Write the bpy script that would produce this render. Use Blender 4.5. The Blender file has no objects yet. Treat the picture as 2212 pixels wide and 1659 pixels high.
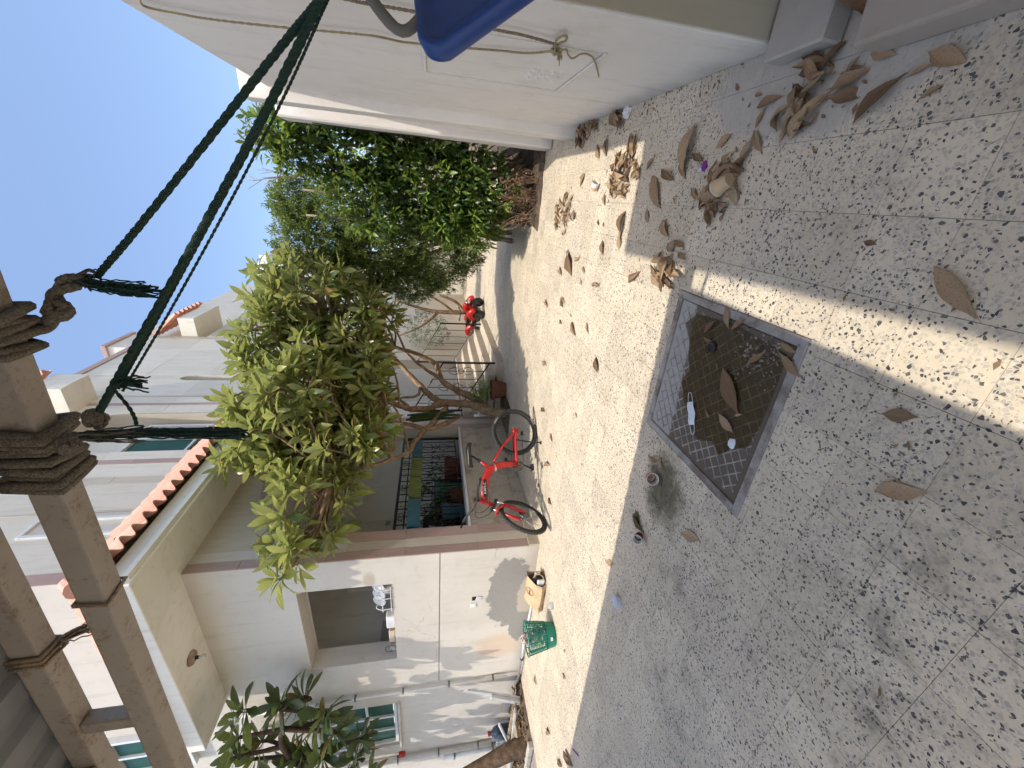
import bpy, bmesh, math, random
from mathutils import Vector, Matrix, Euler
R = math.radians
scene = bpy.context.scene
COL = scene.collection
random.seed(7)

# ------------------------------------------------------------------ camera
cam_d = bpy.data.cameras.new('camera'); cam = bpy.data.objects.new('camera', cam_d); COL.objects.link(cam)
PITCH, YAW = R(11.24), R(25.2)
fwh = Vector((-math.sin(YAW), math.cos(YAW), 0)); rgt = Vector((math.cos(YAW), math.sin(YAW), 0)); upw = Vector((0, 0, 1))
fwd = fwh*math.cos(PITCH) - upw*math.sin(PITCH); cup = fwh*math.sin(PITCH) + upw*math.cos(PITCH)
# the phone was held so that the picture lies on its side: picture right = down, picture up = right
cam.matrix_world = Matrix((( -cup.x, rgt.x, -fwd.x, 0), (-cup.y, rgt.y, -fwd.y, 0), (-cup.z, rgt.z, -fwd.z, 1.5), (0, 0, 0, 1)))
cam_d.sensor_width = 36; cam_d.lens = 855/2212*36; cam_d.clip_start = .02; cam_d.clip_end = 600
scene.camera = cam
# ------------------------------------------------------------------ sky, sun, exposure
SUN_TRAVEL = Vector((-.08, .36, -1)).normalized()
SUN_EL = math.asin(-SUN_TRAVEL.z)
world = bpy.data.worlds.new('World'); scene.world = world; world.use_nodes = True
wn = world.node_tree; wn.nodes.clear()
sky = wn.nodes.new('ShaderNodeTexSky'); sky.sky_type = 'NISHITA'; sky.sun_disc = False
sky.sun_elevation = SUN_EL; sky.sun_rotation = math.atan2(-SUN_TRAVEL.x, -SUN_TRAVEL.y)
sky.air_density = 1.0; sky.dust_density = 2.2; sky.ozone_density = 1.5; sky.altitude = 0
bg = wn.nodes.new('ShaderNodeBackground'); bg.inputs['Strength'].default_value = .15
wo = wn.nodes.new('ShaderNodeOutputWorld')
wn.links.new(sky.outputs[0], bg.inputs['Color']); wn.links.new(bg.outputs[0], wo.inputs['Surface'])
sun_d = bpy.data.lights.new('sun', 'SUN'); sun_d.energy = 2.2; sun_d.angle = R(.53); sun_d.color = (1, .93, .82)
sun = bpy.data.objects.new('sun', sun_d); COL.objects.link(sun); sun.location = (2, -8, 20)
sun.rotation_euler = SUN_TRAVEL.to_track_quat('-Z', 'Y').to_euler()
vs = scene.view_settings; vs.view_transform = 'Standard'; vs.look = 'None'; vs.exposure = .98; vs.gamma = 1
scene.render.engine = 'CYCLES'
scene.cycles.use_denoising = True
scene.cycles.use_adaptive_sampling = True; scene.cycles.adaptive_threshold = .03; scene.cycles.adaptive_min_samples = 16
scene.cycles.max_bounces = 6; scene.cycles.diffuse_bounces = 4; scene.cycles.glossy_bounces = 2; scene.cycles.transmission_bounces = 3; scene.cycles.transparent_max_bounces = 5
scene.cycles.sample_clamp_indirect = 6

# ------------------------------------------------------------------ materials
MATS = {}
class NT:
    def __init__(s, name):
        s.m = bpy.data.materials.new(name); s.m.use_nodes = True; s.t = s.m.node_tree; s.t.nodes.clear()
        s.out = s.t.nodes.new('ShaderNodeOutputMaterial'); s.b = s.t.nodes.new('ShaderNodeBsdfPrincipled')
        s.t.links.new(s.b.outputs[0], s.out.inputs['Surface']); MATS[name] = s.m
    def n(s, typ, **kw):
        o = s.t.nodes.new(typ)
        for k, v in kw.items(): setattr(o, k, v)
        return o
    def put(s, sock, v):
        if isinstance(v, bpy.types.NodeSocket): s.t.links.new(v, sock)
        elif isinstance(v, tuple) and len(v) == 3 and sock.type == 'RGBA': sock.default_value = (*v, 1)
        else: sock.default_value = v
    def math(s, op, a, b=0., c=None, clamp=False):
        o = s.n('ShaderNodeMath', operation=op); o.use_clamp = clamp
        s.put(o.inputs[0], a); s.put(o.inputs[1], b)
        if c is not None: s.put(o.inputs[2], c)
        return o.outputs[0]
    def mix(s, f, a, b, mode='MIX'):
        o = s.n('ShaderNodeMix', data_type='RGBA', blend_type=mode)
        s.put(o.inputs[0], f); s.put(o.inputs[6], a); s.put(o.inputs[7], b); return o.outputs[2]
    def ramp(s, f, lo, hi):
        o = s.n('ShaderNodeMapRange'); o.interpolation_type = 'SMOOTHSTEP'
        s.put(o.inputs[0], f); o.inputs[1].default_value = lo; o.inputs[2].default_value = hi; return o.outputs[0]
    def pos(s): return s.n('ShaderNodeNewGeometry').outputs['Position']
    def obj(s): return s.n('ShaderNodeTexCoord').outputs['Object']
    def scaled(s, v, sc):
        o = s.n('ShaderNodeVectorMath', operation='MULTIPLY'); s.put(o.inputs[0], v); o.inputs[1].default_value = sc; return o.outputs[0]
    def noise(s, v, scale, detail=4, rough=.55, out=0):
        o = s.n('ShaderNodeTexNoise'); s.put(o.inputs['Vector'], v); o.inputs['Scale'].default_value = scale
        o.inputs['Detail'].default_value = detail; o.inputs['Roughness'].default_value = rough; return o.outputs[out]
    def vor(s, v, scale, feature='F1', rnd=1.):
        o = s.n('ShaderNodeTexVoronoi', feature=feature); s.put(o.inputs['Vector'], v); o.inputs['Scale'].default_value = scale
        o.inputs['Randomness'].default_value = rnd; return o
    def sep(s, v):
        o = s.n('ShaderNodeSeparateXYZ'); s.put(o.inputs[0], v); return o.outputs
    def bump(s, h, strength=.3, dist=.01):
        o = s.n('ShaderNodeBump'); o.inputs['Strength'].default_value = strength; o.inputs['Distance'].default_value = dist
        s.put(o.inputs['Height'], h); s.t.links.new(o.outputs[0], s.b.inputs['Normal'])
    def fin(s, col, rough=.6, metal=0., spec=.4):
        s.put(s.b.inputs['Base Color'], col); s.put(s.b.inputs['Roughness'], rough); s.put(s.b.inputs['Metallic'], metal)
        s.b.inputs['Specular IOR Level'].default_value = spec; return s.m

def simple(name, c, rough=.6, metal=0., var=.12, scale=9., spec=.4, bump=0., world=False):
    t = NT(name); v = t.pos() if world else t.obj()
    f = t.noise(v, scale, 5)
    a = tuple(x*(1-var) for x in c); b = tuple(min(1, x*(1+var)) for x in c)
    col = t.mix(t.ramp(f, .3, .7), a, b)
    if bump: t.bump(t.noise(v, scale*6, 4), bump, .006)
    r = t.math('MULTIPLY_ADD', f, .2, rough-.1)
    return t.fin(col, r, metal, spec)

def stone(name, c, vein, stretch=(1.2, 1.2, 9), amt=.55):
    t = NT(name); p = t.pos()
    w = t.noise(p, 1.2, 3); v = t.scaled(p, stretch)
    f = t.noise(v, 1.6, 7, .65); g = t.noise(p, 14, 4)
    col = t.mix(t.math('MULTIPLY', t.ramp(f, .45, .72), amt), c, vein)
    col = t.mix(t.math('MULTIPLY', t.ramp(g, .5, .75), .18), col, tuple(x*.75 for x in c))
    col = t.mix(t.math('MULTIPLY', t.ramp(w, .45, .7), .15), col, tuple(x*.8 for x in vein))
    oi = t.n('ShaderNodeObjectInfo'); col = t.mix(1., col, t.mix(oi.outputs['Random'], (.88, .87, .85), (1., 1., 1.)), 'MULTIPLY')
    t.bump(t.noise(p, 60, 3), .12, .004)
    return t.fin(col, .55, 0, .35)
stone('stone_grey', (.79, .73, .62), (.61, .56, .47), (7, 7, 1.1), .5)
stone('stone_cream', (.64, .565, .455), (.48, .41, .315), (7, 7, 1.1), .5)
stone('stone_pink', (.50, .355, .305), (.38, .265, .225), (7, 7, 1.1), .5)
stone('stone_step', (.58, .50, .39), (.36, .29, .21), (2, 2, 6), .45)
stone('stone_plinth', (.56, .49, .385), (.27, .21, .15), (5, 2.2, 2.6), .75)

def terrazzo():
    t = NT('terrazzo'); p = t.pos(); x, y, z = t.sep(p)
    flat = t.n('ShaderNodeCombineXYZ'); t.put(flat.inputs[0], x); t.put(flat.inputs[1], y); flat.inputs[2].default_value = 0
    q = flat.outputs[0]
    cell = t.n('ShaderNodeCombineXYZ')
    t.put(cell.inputs[0], t.math('FLOOR', t.math('DIVIDE', t.math('ADD', x, .2), .262)))
    t.put(cell.inputs[1], t.math('FLOOR', t.math('DIVIDE', t.math('SUBTRACT', y, .985), .262)))
    wnz = t.n('ShaderNodeTexWhiteNoise'); wnz.noise_dimensions = '2D'; t.put(wnz.inputs['Vector'], cell.outputs[0])
    sh_ = t.n('ShaderNodeVectorMath', operation='ADD'); t.put(sh_.inputs[0], cell.outputs[0]); sh_.inputs[1].default_value = (13.3, 7.7, 0)
    wnz2 = t.n('ShaderNodeTexWhiteNoise'); wnz2.noise_dimensions = '2D'; t.put(wnz2.inputs['Vector'], sh_.outputs[0])
    base = t.mix(wnz.outputs[0], (.53, .45, .322), (.66, .57, .42))
    base = t.mix(t.math('MULTIPLY', t.ramp(t.noise(q, 2.2, 3), .45, .75), .35), base, (.52, .44, .36))
    wob = t.n('ShaderNodeVectorMath', operation='MULTIPLY_ADD')
    t.put(wob.inputs[0], t.noise(q, 55, 2, .5, 1)); wob.inputs[1].default_value = (.007, .007, 0); t.put(wob.inputs[2], q)
    qq = wob.outputs[0]
    def chips(scale, thr, edge, off):
        o = t.n('ShaderNodeVectorMath', operation='ADD'); t.put(o.inputs[0], qq); o.inputs[1].default_value = (off, off*.7, 0)
        a = t.vor(o.outputs[0], scale); b = t.vor(o.outputs[0], scale, 'DISTANCE_TO_EDGE')
        r, g, bb = t.sep(a.outputs['Color'])
        m = t.math('MULTIPLY', t.math('LESS_THAN', r, t.math('MULTIPLY_ADD', wnz2.outputs[0], thr*.6, thr*.75)), t.math('GREATER_THAN', b.outputs['Distance'], edge))
        return m, g, bb
    m1, g1, b1 = chips(125, .45, .06, 0)
    m2, g2, b2 = chips(88, .38, .08, 3.1)
    m3, g3, b3 = chips(108, .13, .09, 7.7)
    m4, g4, b4 = chips(72, .045, .12, 5.3)
    col = t.mix(t.math('MULTIPLY', m1, .55), base, t.mix(g1, (.42, .36, .29), (.66, .60, .52)))
    col = t.mix(t.math('MULTIPLY', m2, .6), col, t.mix(g2, (.27, .25, .225), (.45, .39, .32)))
    col = t.mix(m3, col, t.mix(g3, (.04, .039, .038), (.19, .175, .155)))
    col = t.mix(m4, col, t.mix(g4, (.035, .035, .036), (.14, .13, .12)))
    # trodden-in grime, cloudy brown-black; the near ramp paints in foreground shade too
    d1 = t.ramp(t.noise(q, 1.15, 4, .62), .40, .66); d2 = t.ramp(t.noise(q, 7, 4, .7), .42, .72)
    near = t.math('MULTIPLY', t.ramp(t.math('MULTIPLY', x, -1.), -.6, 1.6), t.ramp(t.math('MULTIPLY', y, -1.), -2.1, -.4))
    dirt_shade = t.math('MULTIPLY', t.math('MULTIPLY', d1, d2), t.math('MULTIPLY_ADD', near, .4, .34), clamp=True)
    col = t.mix(dirt_shade, col, (.085, .07, .055))
    # algae and mud where the cover overflows, beside its left edge
    dx = t.math('DIVIDE', t.math('ADD', x, 1.66), .27); dy = t.math('DIVIDE', t.math('SUBTRACT', y, 1.86), .23)
    rr = t.math('ADD', t.math('MULTIPLY', dx, dx), t.math('MULTIPLY', dy, dy))
    rr = t.math('ADD', rr, t.math('MULTIPLY', t.noise(q, 11, 4, .7), 2.2))
    mud = t.math('SUBTRACT', 1., t.ramp(rr, 1.15, 2.5))
    col = t.mix(t.math('MULTIPLY', mud, .9), col, t.mix(t.noise(q, 40, 3), (.045, .04, .022), (.12, .105, .06)))
    # cement smear at the gate threshold
    dx = t.math('DIVIDE', t.math('SUBTRACT', x, .62), .30); dy = t.math('DIVIDE', t.math('SUBTRACT', y, 1.75), .62)
    rr = t.math('ADD', t.math('MULTIPLY', dx, dx), t.math('MULTIPLY', dy, dy))
    rr = t.math('ADD', rr, t.math('MULTIPLY', t.noise(q, 6, 5, .6), 1.3))
    cem = t.math('SUBTRACT', 1., t.ramp(rr, 1.35, 1.75))
    col = t.mix(t.math('MULTIPLY', cem, .88), col, t.mix(t.noise(q, 25, 4), (.36, .33, .285), (.46, .425, .37)))
    rough = t.math('MULTIPLY_ADD', t.noise(q, 5, 2), .35, .38)
    return t.fin(col, rough, 0, .35)
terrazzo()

def plaster(name, c, damp=False):
    t = NT(name); p = t.pos(); x, y, z = t.sep(p)
    big = t.noise(p, .9, 5, .6); mid = t.noise(p, 5, 6, .65); fine = t.noise(p, 45, 4)
    col = t.mix(t.math('MULTIPLY', t.ramp(big, .42, .70), .42), c, tuple(v*.80 for v in c))
    col = t.mix(t.math('MULTIPLY', t.ramp(mid, .5, .75), .34), col, (c[0]*.72, c[1]*.68, c[2]*.60))
    streak = t.noise(t.scaled(p, (9, 9, .8)), 1., 5, .6)
    col = t.mix(t.math('MULTIPLY', t.ramp(streak, .52, .76), .38), col, (c[0]*.66, c[1]*.62, c[2]*.55))
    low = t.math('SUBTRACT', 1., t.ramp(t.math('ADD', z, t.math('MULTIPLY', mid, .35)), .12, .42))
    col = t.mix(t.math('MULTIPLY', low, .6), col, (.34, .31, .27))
    if damp:
        def ell(cx, cz, rx, rz, lo, hi, sc=4.5, a=1.5):
            ex = t.math('DIVIDE', t.math('SUBTRACT', x, cx), rx); ez = t.math('DIVIDE', t.math('SUBTRACT', z, cz), rz)
            e = t.math('ADD', t.math('MULTIPLY', ex, ex), t.math('MULTIPLY', ez, ez))
            e = t.math('ADD', e, t.math('MULTIPLY', t.noise(p, sc, 7, .68), a))
            return t.math('SUBTRACT', 1., t.ramp(e, lo, hi))
        g = ell(-5.4, .36, .92, .42, 1.34, 1.46); g2 = ell(-6.0, .12, .75, .26, 1.34, 1.46)
        g = t.math('MAXIMUM', g, g2)
        inner = ell(-5.5, .10, .52, .17, 1.30, 1.42, 7)
        col = t.mix(t.math('MULTIPLY', ell(-6.65, .45, .34, .40, 1.0, 2.1), .5), col, (.62, .42, .26))
        col = t.mix(t.math('MULTIPLY', ell(-4.85, 2.36, .20, .10, .9, 1.8, 12), .6), col, (.36, .30, .22))
        col = t.mix(t.math('MULTIPLY', g, .9), col, t.mix(t.noise(p, 18, 4), (.225, .215, .195), (.30, .285, .26)))
        col = t.mix(t.math('MULTIPLY', inner, .85), col, (.50, .44, .34))
        cr = t.n('ShaderNodeTexVoronoi', feature='DISTANCE_TO_EDGE'); cr.inputs['Scale'].default_value = 1.15
        wv = t.n('ShaderNodeVectorMath', operation='MULTIPLY_ADD'); t.put(wv.inputs[0], t.noise(p, 6, 4, .6, 1)); wv.inputs[1].default_value = (.22, .22, .22); t.put(wv.inputs[2], p)
        t.put(cr.inputs['Vector'], wv.outputs[0])
        ck = t.math('MULTIPLY', t.math('LESS_THAN', cr.outputs['Distance'], .0032), t.math('LESS_THAN', z, 2.1))
        ck = t.math('MULTIPLY', ck, t.ramp(t.noise(p, 1.6, 2), .53, .60))
        col = t.mix(t.math('MULTIPLY', ck, .45), col, (.22, .19, .15))
    t.bump(t.math('ADD', fine, mid), .18, .004)
    return t.fin(col, .8, 0, .25)
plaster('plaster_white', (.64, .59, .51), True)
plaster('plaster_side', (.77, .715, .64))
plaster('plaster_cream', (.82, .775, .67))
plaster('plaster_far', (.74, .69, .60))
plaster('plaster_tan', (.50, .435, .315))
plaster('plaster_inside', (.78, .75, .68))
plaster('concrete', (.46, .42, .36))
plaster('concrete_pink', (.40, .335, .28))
simple('grout', (.24, .215, .185), .9, world=True)
simple('soil', (.085, .06, .04), .95, var=.5, scale=14, bump=.6, world=True)

def steel():
    t = NT('rusty_steel'); p = t.pos()
    f = t.noise(p, 11, 8, .75); g = t.noise(p, 60, 6, .75); st = t.noise(p, 4, 5)
    m = t.ramp(t.math('ADD', t.math('MULTIPLY', f, .6), t.math('MULTIPLY', g, .4)), .50, .64)
    c = t.mix(t.math('MULTIPLY', t.ramp(st, .4, .7), .4), (.34, .30, .255), (.25, .215, .18))
    c = t.mix(t.math('MULTIPLY', m, .7), c, t.mix(g, (.09, .045, .025), (.20, .105, .055)))
    t.bump(g, .25, .004); return t.fin(c, .62, .1, .35)
steel()
def sheet():
    t = NT('sheet_metal'); p = t.pos()
    c = t.mix(t.noise(t.scaled(p, (3, .4, 3)), 2., 5), (.20, .20, .205), (.33, .33, .33)); return t.fin(c, .5, .35, .4)
sheet()
simple('iron_black', (.012, .012, .013), .45, .2)
simple('chrome', (.6, .6, .6), .2, 1, .05)
simple('aluminium_white', (.72, .72, .70), .4, 0, .04)
simple('aluminium_pole', (.55, .55, .55), .3, .8, .1)
simple('paint_white', (.74, .73, .70), .55, 0, .05)
simple('switch_plate', (.40, .36, .29), .5)
simple('void_black', (.01, .01, .01), .9)

def glass_green():
    t = NT('green_glass'); p = t.pos()
    c = t.mix(t.noise(p, 2.5, 3), (.008, .055, .035), (.02, .095, .06)); return t.fin(c, .35, 0, .25)
glass_green()

def roof_tile():
    t = NT('roof_tile'); p = t.pos(); o = t.n('ShaderNodeObjectInfo')
    c = t.mix(o.outputs['Random'], (.62, .28, .20), (.72, .38, .28))
    c = t.mix(t.math('MULTIPLY', t.ramp(t.noise(p, 9, 5), .45, .75), .4), c, (.74, .50, .39)); t.bump(t.noise(p, 50, 3), .2, .004)
    return t.fin(c, .75, 0, .25)
roof_tile()

def leafmat(name, c1, c2, c3, back, trans=.35, rough=.38, spot=None):
    t = NT(name); g = t.n('ShaderNodeNewGeometry'); oi = t.n('ShaderNodeObjectInfo')
    r = t.math('FRACT', t.math('ADD', g.outputs['Random Per Island'], t.math('MULTIPLY', oi.outputs['Random'], 3.7)))
    c = t.mix(t.ramp(r, 0., .6), c1, c2); c = t.mix(t.ramp(r, .72, 1.), c, c3)
    c = t.mix(t.math('MULTIPLY', t.ramp(t.noise(g.outputs['Position'], 30, 3), .45, .75), .35), c, c2)
    if spot:
        c = t.mix(t.math('MULTIPLY', t.math('GREATER_THAN', r, .955), .9), c, spot)
    c = t.mix(t.math('MULTIPLY', g.outputs['Backfacing'], .55), c, back)
    t.fin(c, rough, 0, .5)
    tr = t.n('ShaderNodeBsdfTranslucent'); t.put(tr.inputs['Color'], t.mix(.5, c, (.36, .42, .08), 'MIX'))
    ms = t.n('ShaderNodeMixShader'); ms.inputs[0].default_value = trans
    t.t.links.new(t.b.outputs[0], ms.inputs[1]); t.t.links.new(tr.outputs[0], ms.inputs[2]); t.t.links.new(ms.outputs[0], t.out.inputs['Surface'])
    return t.m
leafmat('leaf_plumeria', (.10, .145, .032), (.29, .30, .07), (.60, .56, .22), (.42, .42, .20), .42, .27, (.20, .09, .03))
leafmat('leaf_frangipani', (.018, .038, .013), (.04, .07, .02), (.12, .14, .035), (.09, .12, .055), .15, .33, (.35, .16, .02))
leafmat('leaf_ficus', (.03, .065, .014), (.07, .13, .027), (.17, .25, .045), (.09, .14, .045), .32, .36)
leafmat('leaf_young', (.13, .24, .03), (.20, .32, .05), (.26, .36, .07), (.20, .30, .06), .4, .4)
leafmat('leaf_fine', (.06, .105, .022), (.13, .19, .04), (.23, .29, .07), (.17, .22, .07), .3, .45)
leafmat('leaf_grey', (.06, .085, .05), (.11, .14, .085), (.17, .19, .12), (.15, .18, .12), .25, .5)
leafmat('leaf_dead', (.14, .075, .035), (.22, .13, .065), (.28, .18, .09), (.24, .15, .08), .12, .7)

def dryleaf():
    t = NT('dry_leaf'); o = t.obj(); oi = t.n('ShaderNodeObjectInfo'); x, y, z = t.sep(o)
    c = t.mix(oi.outputs['Random'], (.15, .093, .052), (.40, .275, .165))
    r2 = t.math('FRACT', t.math('MULTIPLY', oi.outputs['Random'], 7.3))
    c = t.mix(t.math('MULTIPLY', t.ramp(r2, .6, 1.), .6), c, (.42, .32, .21))
    c = t.mix(t.math('MULTIPLY', t.ramp(t.noise(o, 24, 6, .7), .48, .72), .6), c, (.11, .06, .032))
    w = t.n('ShaderNodeTexWave', wave_type='BANDS'); w.inputs['Scale'].default_value = 14; w.inputs['Distortion'].default_value = 2; t.put(w.inputs['Vector'], o)
    vein = t.math('LESS_THAN', t.math('ABSOLUTE', y), .0022)
    c = t.mix(t.math('MULTIPLY', vein, .5), c, (.40, .30, .19)); t.bump(w.outputs['Fac'], .3, .003)
    return t.fin(c, .75, 0, .2)
dryleaf()
simple('olive_leaf', (.085, .075, .025), .6, 0, .4, 20)
def bark(name, a, b):
    t = NT(name); p = t.pos()
    f = t.noise(p, 9, 7, .68); g = t.noise(p, 45, 5); c = t.mix(t.ramp(f, .35, .68), a, b)
    c = t.mix(t.math('MULTIPLY', t.ramp(g, .55, .75), .5), c, tuple(v*.5 for v in a)); t.bump(t.math('ADD', f, t.math('MULTIPLY', g, .5)), .6, .015)
    return t.fin(c, .85, 0, .2)
bark('bark_plumeria', (.20, .125, .07), (.36, .26, .165)); bark('bark_dark', (.045, .028, .016), (.11, .07, .042)); bark('bark_grey', (.21, .165, .12), (.36, .29, .21))
simple('twig_bare', (.27, .17, .11), .85, world=True); simple('wood_old', (.34, .255, .17), .8, 0, .35, 12, bump=.3); simple('wood_grey', (.40, .40, .39), .75, 0, .2, 6)
simple('terracotta', (.17, .058, .03), .8, 0, .2, 8); simple('planter_blue', (.04, .13, .17), .55, 0, .2, 8); simple('planter_lime', (.15, .19, .05), .55, 0, .25, 8); simple('pot_teal', (.05, .17, .15), .5)
simple('bike_red', (.42, .014, .012), .3, 0, .08, 5, .5); simple('rubber', (.03, .029, .027), .75, 0, .3, 30, bump=.2); simple('black_plastic', (.016, .016, .017), .4); simple('steel_dark', (.16, .16, .165), .35, .9); simple('tyre_grey', (.085, .08, .075), .85, 0, .25, 40)
simple('letter_white', (.62, .62, .60), .5); simple('seat_blue', (.011, .047, .20), .42, 0, .12, 12, .5); simple('hose_grey', (.13, .12, .10), .7)
simple('bin_green', (.012, .20, .135), .38, 0, .1); simple('paper_kraft', (.50, .36, .215), .8, 0, .12, 8); simple('print_brown', (.21, .10, .04), .8); simple('cup_white', (.70, .67, .62), .55, 0, .05); simple('cup_red', (.40, .03, .028), .5); simple('coffee', (.38, .24, .09), .35)
simple('mask_white', (.66, .69, .72), .8, 0, .08); simple('plastic_white', (.66, .66, .66), .45); simple('plastic_bluegrey', (.42, .50, .58), .4); simple('ribbon_purple', (.20, .02, .24), .6); simple('foil', (.5, .48, .52), .3, .6); simple('trash_mix', (.42, .35, .30), .6, 0, .8, 30); simple('red_sticker', (.42, .02, .02), .5); simple('bottle_blue', (.035, .05, .075), .25, 0, .2); simple('bulb_glass', (.55, .52, .46), .2)
simple('pebble', (.20, .175, .14), .8, 0, .6, 30, world=True)
def rope(name, a, b, dirs=160):
    t = NT(name); p = t.pos(); f = t.noise(p, 170, 3); g = t.noise(p, 16, 4)
    c = t.mix(t.ramp(f, .35, .65), a, b); c = t.mix(t.math('MULTIPLY', t.ramp(g, .5, .75), .4), c, tuple(v*.5 for v in a)); t.bump(f, .7, .006); return t.fin(c, .9, 0, .15)
rope('rope_green', (.012, .055, .042), (.045, .05, .04)); rope('rope_grey', (.095, .08, .062), (.19, .165, .13)); rope('rope_yellow', (.30, .235, .115), (.40, .34, .20)); rope('rope_brown', (.21, .15, .10), (.32, .25, .18))

def manhole_iron():
    t = NT('cover_iron'); p = t.pos()
    c = t.mix(t.noise(p, 12, 6, .7), (.25, .23, .205), (.40, .375, .34)); c = t.mix(t.math('MULTIPLY', t.ramp(t.noise(p, 4, 6, .7), .45, .62), .75), c, (.13, .085, .06))
    t.bump(t.noise(p, 90, 3), .3, .003); return t.fin(c, .75, .0, .3)
manhole_iron()
def manhole_plate():
    t = NT('cover_plate'); p = t.pos(); x, y, z = t.sep(p)
    c = t.mix(t.noise(p, 14, 6, .7), (.26, .25, .235), (.40, .385, .36))
    s = t.math('ADD', t.math('MULTIPLY', t.math('ADD', x, .44), -.10), t.math('ADD', y, t.math('MULTIPLY', t.noise(p, 9, 6, .7), .10)))
    wet = t.math('SUBTRACT', 1., t.ramp(s, 2.085, 2.10)); c = t.mix(t.math('MULTIPLY', wet, .8), c, (.075, .05, .022)); t.bump(t.noise(p, 70, 3), .25, .003)
    return t.fin(c, t.math('MULTIPLY_ADD', wet, -.2, .8), 0., .25)
manhole_plate()
simple('cover_rib', (.27, .25, .22), .75, 0., .35, 14, world=True)
def puddle():
    t = NT('puddle_water'); t.fin((.085, .055, .02), .25, 0, .2); t.b.inputs['Alpha'].default_value = .6; return t.m
puddle()
def thin(name, c, alpha):
    t = NT(name); t.fin(c, .3, 0, .4); t.b.inputs['Alpha'].default_value = alpha; return t.m
thin('film_clear', (.6, .63, .65), .38)

# ------------------------------------------------------------------ geometry helpers
TRANS = set()
class MB:
    def __init__(s): s.v = []; s.f = []
    def quad(s, *p): n = len(s.v); s.v += [tuple(q) for q in p]; s.f.append(tuple(range(n, n+len(p)))); return s
    def box(s, x0, x1, y0, y1, z0, z1, M=None):
        n = len(s.v); c = [(x0,y0,z0),(x1,y0,z0),(x1,y1,z0),(x0,y1,z0),(x0,y0,z1),(x1,y0,z1),(x1,y1,z1),(x0,y1,z1)]
        if M is not None: c = [tuple(M @ Vector(q)) for q in c]
        s.v += c; s.f += [tuple(n+i for i in f) for f in ((0,3,2,1),(4,5,6,7),(0,1,5,4),(1,2,6,5),(2,3,7,6),(3,0,4,7))]; return s
    def prism(s, poly, axis, a, b):       # poly in the two other axes, extruded along axis from a to b
        n = len(s.v); k = len(poly)
        def P(u, w, t): return {'x': (t, u, w), 'y': (u, t, w), 'z': (u, w, t)}[axis]
        s.v += [P(u, w, a) for u, w in poly] + [P(u, w, b) for u, w in poly]
        s.f.append(tuple(range(n+k-1, n-1, -1))); s.f.append(tuple(range(n+k, n+2*k)))
        for i in range(k): j = (i+1) % k; s.f.append((n+i, n+j, n+k+j, n+k+i))
        return s
    def tube(s, pts, r, n=8, cap=True, twist=0):
        pts = [Vector(p) for p in pts]; k = len(pts); rr = r if isinstance(r, (list, tuple)) else [r]*k
        o = len(s.v); prev = None
        for i, p in enumerate(pts):
            d = (pts[min(i+1, k-1)] - pts[max(i-1, 0)]); d = d.normalized() if d.length > 1e-9 else Vector((0,0,1))
            if prev is None: a = d.orthogonal().normalized()
            else:
                a = prev - d*prev.dot(d); a = a.normalized() if a.length > 1e-6 else d.orthogonal().normalized()
            prev = a; b = d.cross(a)
            for j in range(n):
                t = 2*math.pi*j/n + twist*i; s.v.append(tuple(p + (a*math.cos(t) + b*math.sin(t))*rr[i]))
        for i in range(k-1):
            for j in range(n):
                q = (j+1) % n; s.f.append((o+i*n+j, o+i*n+q, o+(i+1)*n+q, o+(i+1)*n+j))
        if cap: s.f.append(tuple(o+j for j in range(n-1, -1, -1))); s.f.append(tuple(o+(k-1)*n+j for j in range(n)))
        return s
    def lathe(s, prof, n=20, M=None, closed=False):      # prof: (r, z)
        o = len(s.v); k = len(prof)
        for r, z in prof:
            for j in range(n):
                t = 2*math.pi*j/n; q = Vector((r*math.cos(t), r*math.sin(t), z)); s.v.append(tuple(M @ q if M is not None else q))
        for i in range(k-1):
            for j in range(n):
                q = (j+1) % n; s.f.append((o+i*n+j, o+i*n+q, o+(i+1)*n+q, o+(i+1)*n+j))
        if closed: s.f.append(tuple(o+j for j in range(n-1, -1, -1))); s.f.append(tuple(o+(k-1)*n+j for j in range(n)))
        return s
    def torus(s, R0, r, n=28, m=8, M=None, sq=1.):
        o = len(s.v)
        for i in range(n):
            t = 2*math.pi*i/n
            for j in range(m):
                u = 2*math.pi*j/m; q = Vector(((R0+r*math.cos(u))*math.cos(t), (R0+r*math.cos(u))*math.sin(t), r*sq*math.sin(u))); s.v.append(tuple(M @ q if M is not None else q))
        for i in range(n):
            for j in range(m):
                a, b = (i+1) % n, (j+1) % m; s.f.append((o+i*m+j, o+a*m+j, o+a*m+b, o+i*m+b))
        return s
    def add(s, verts, faces, M=None):
        n = len(s.v); s.v += [tuple(M @ Vector(v)) for v in verts] if M is not None else list(verts); s.f += [tuple(n+i for i in f) for f in faces]; return s
    def mesh(s, name, m, smooth=False, bevel=0, seg=1):
        me = bpy.data.meshes.new(name); me.from_pydata(s.v, [], s.f)
        if bevel or True:
            bm = bmesh.new(); bm.from_mesh(me)
            if len(bm.verts) < 60000: bmesh.ops.recalc_face_normals(bm, faces=bm.faces) if not s.__dict__.get('open') else None
            if bevel:
                ed = [e for e in bm.edges if len(e.link_faces) == 2 and e.calc_face_angle(0) > .5]
                bmesh.ops.bevel(bm, geom=ed, offset=bevel, segments=seg, affect='EDGES', profile=.6)
            bm.to_mesh(me); bm.free()
        if smooth: me.polygons.foreach_set('use_smooth', [True]*len(me.polygons))
        if m: me.materials.append(MATS[m])
        me.update(); return me
    def build(s, name, m, parent=None, smooth=False, bevel=0, seg=1):
        return link(name, s.mesh(name, m, smooth, bevel, seg), parent)
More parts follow.
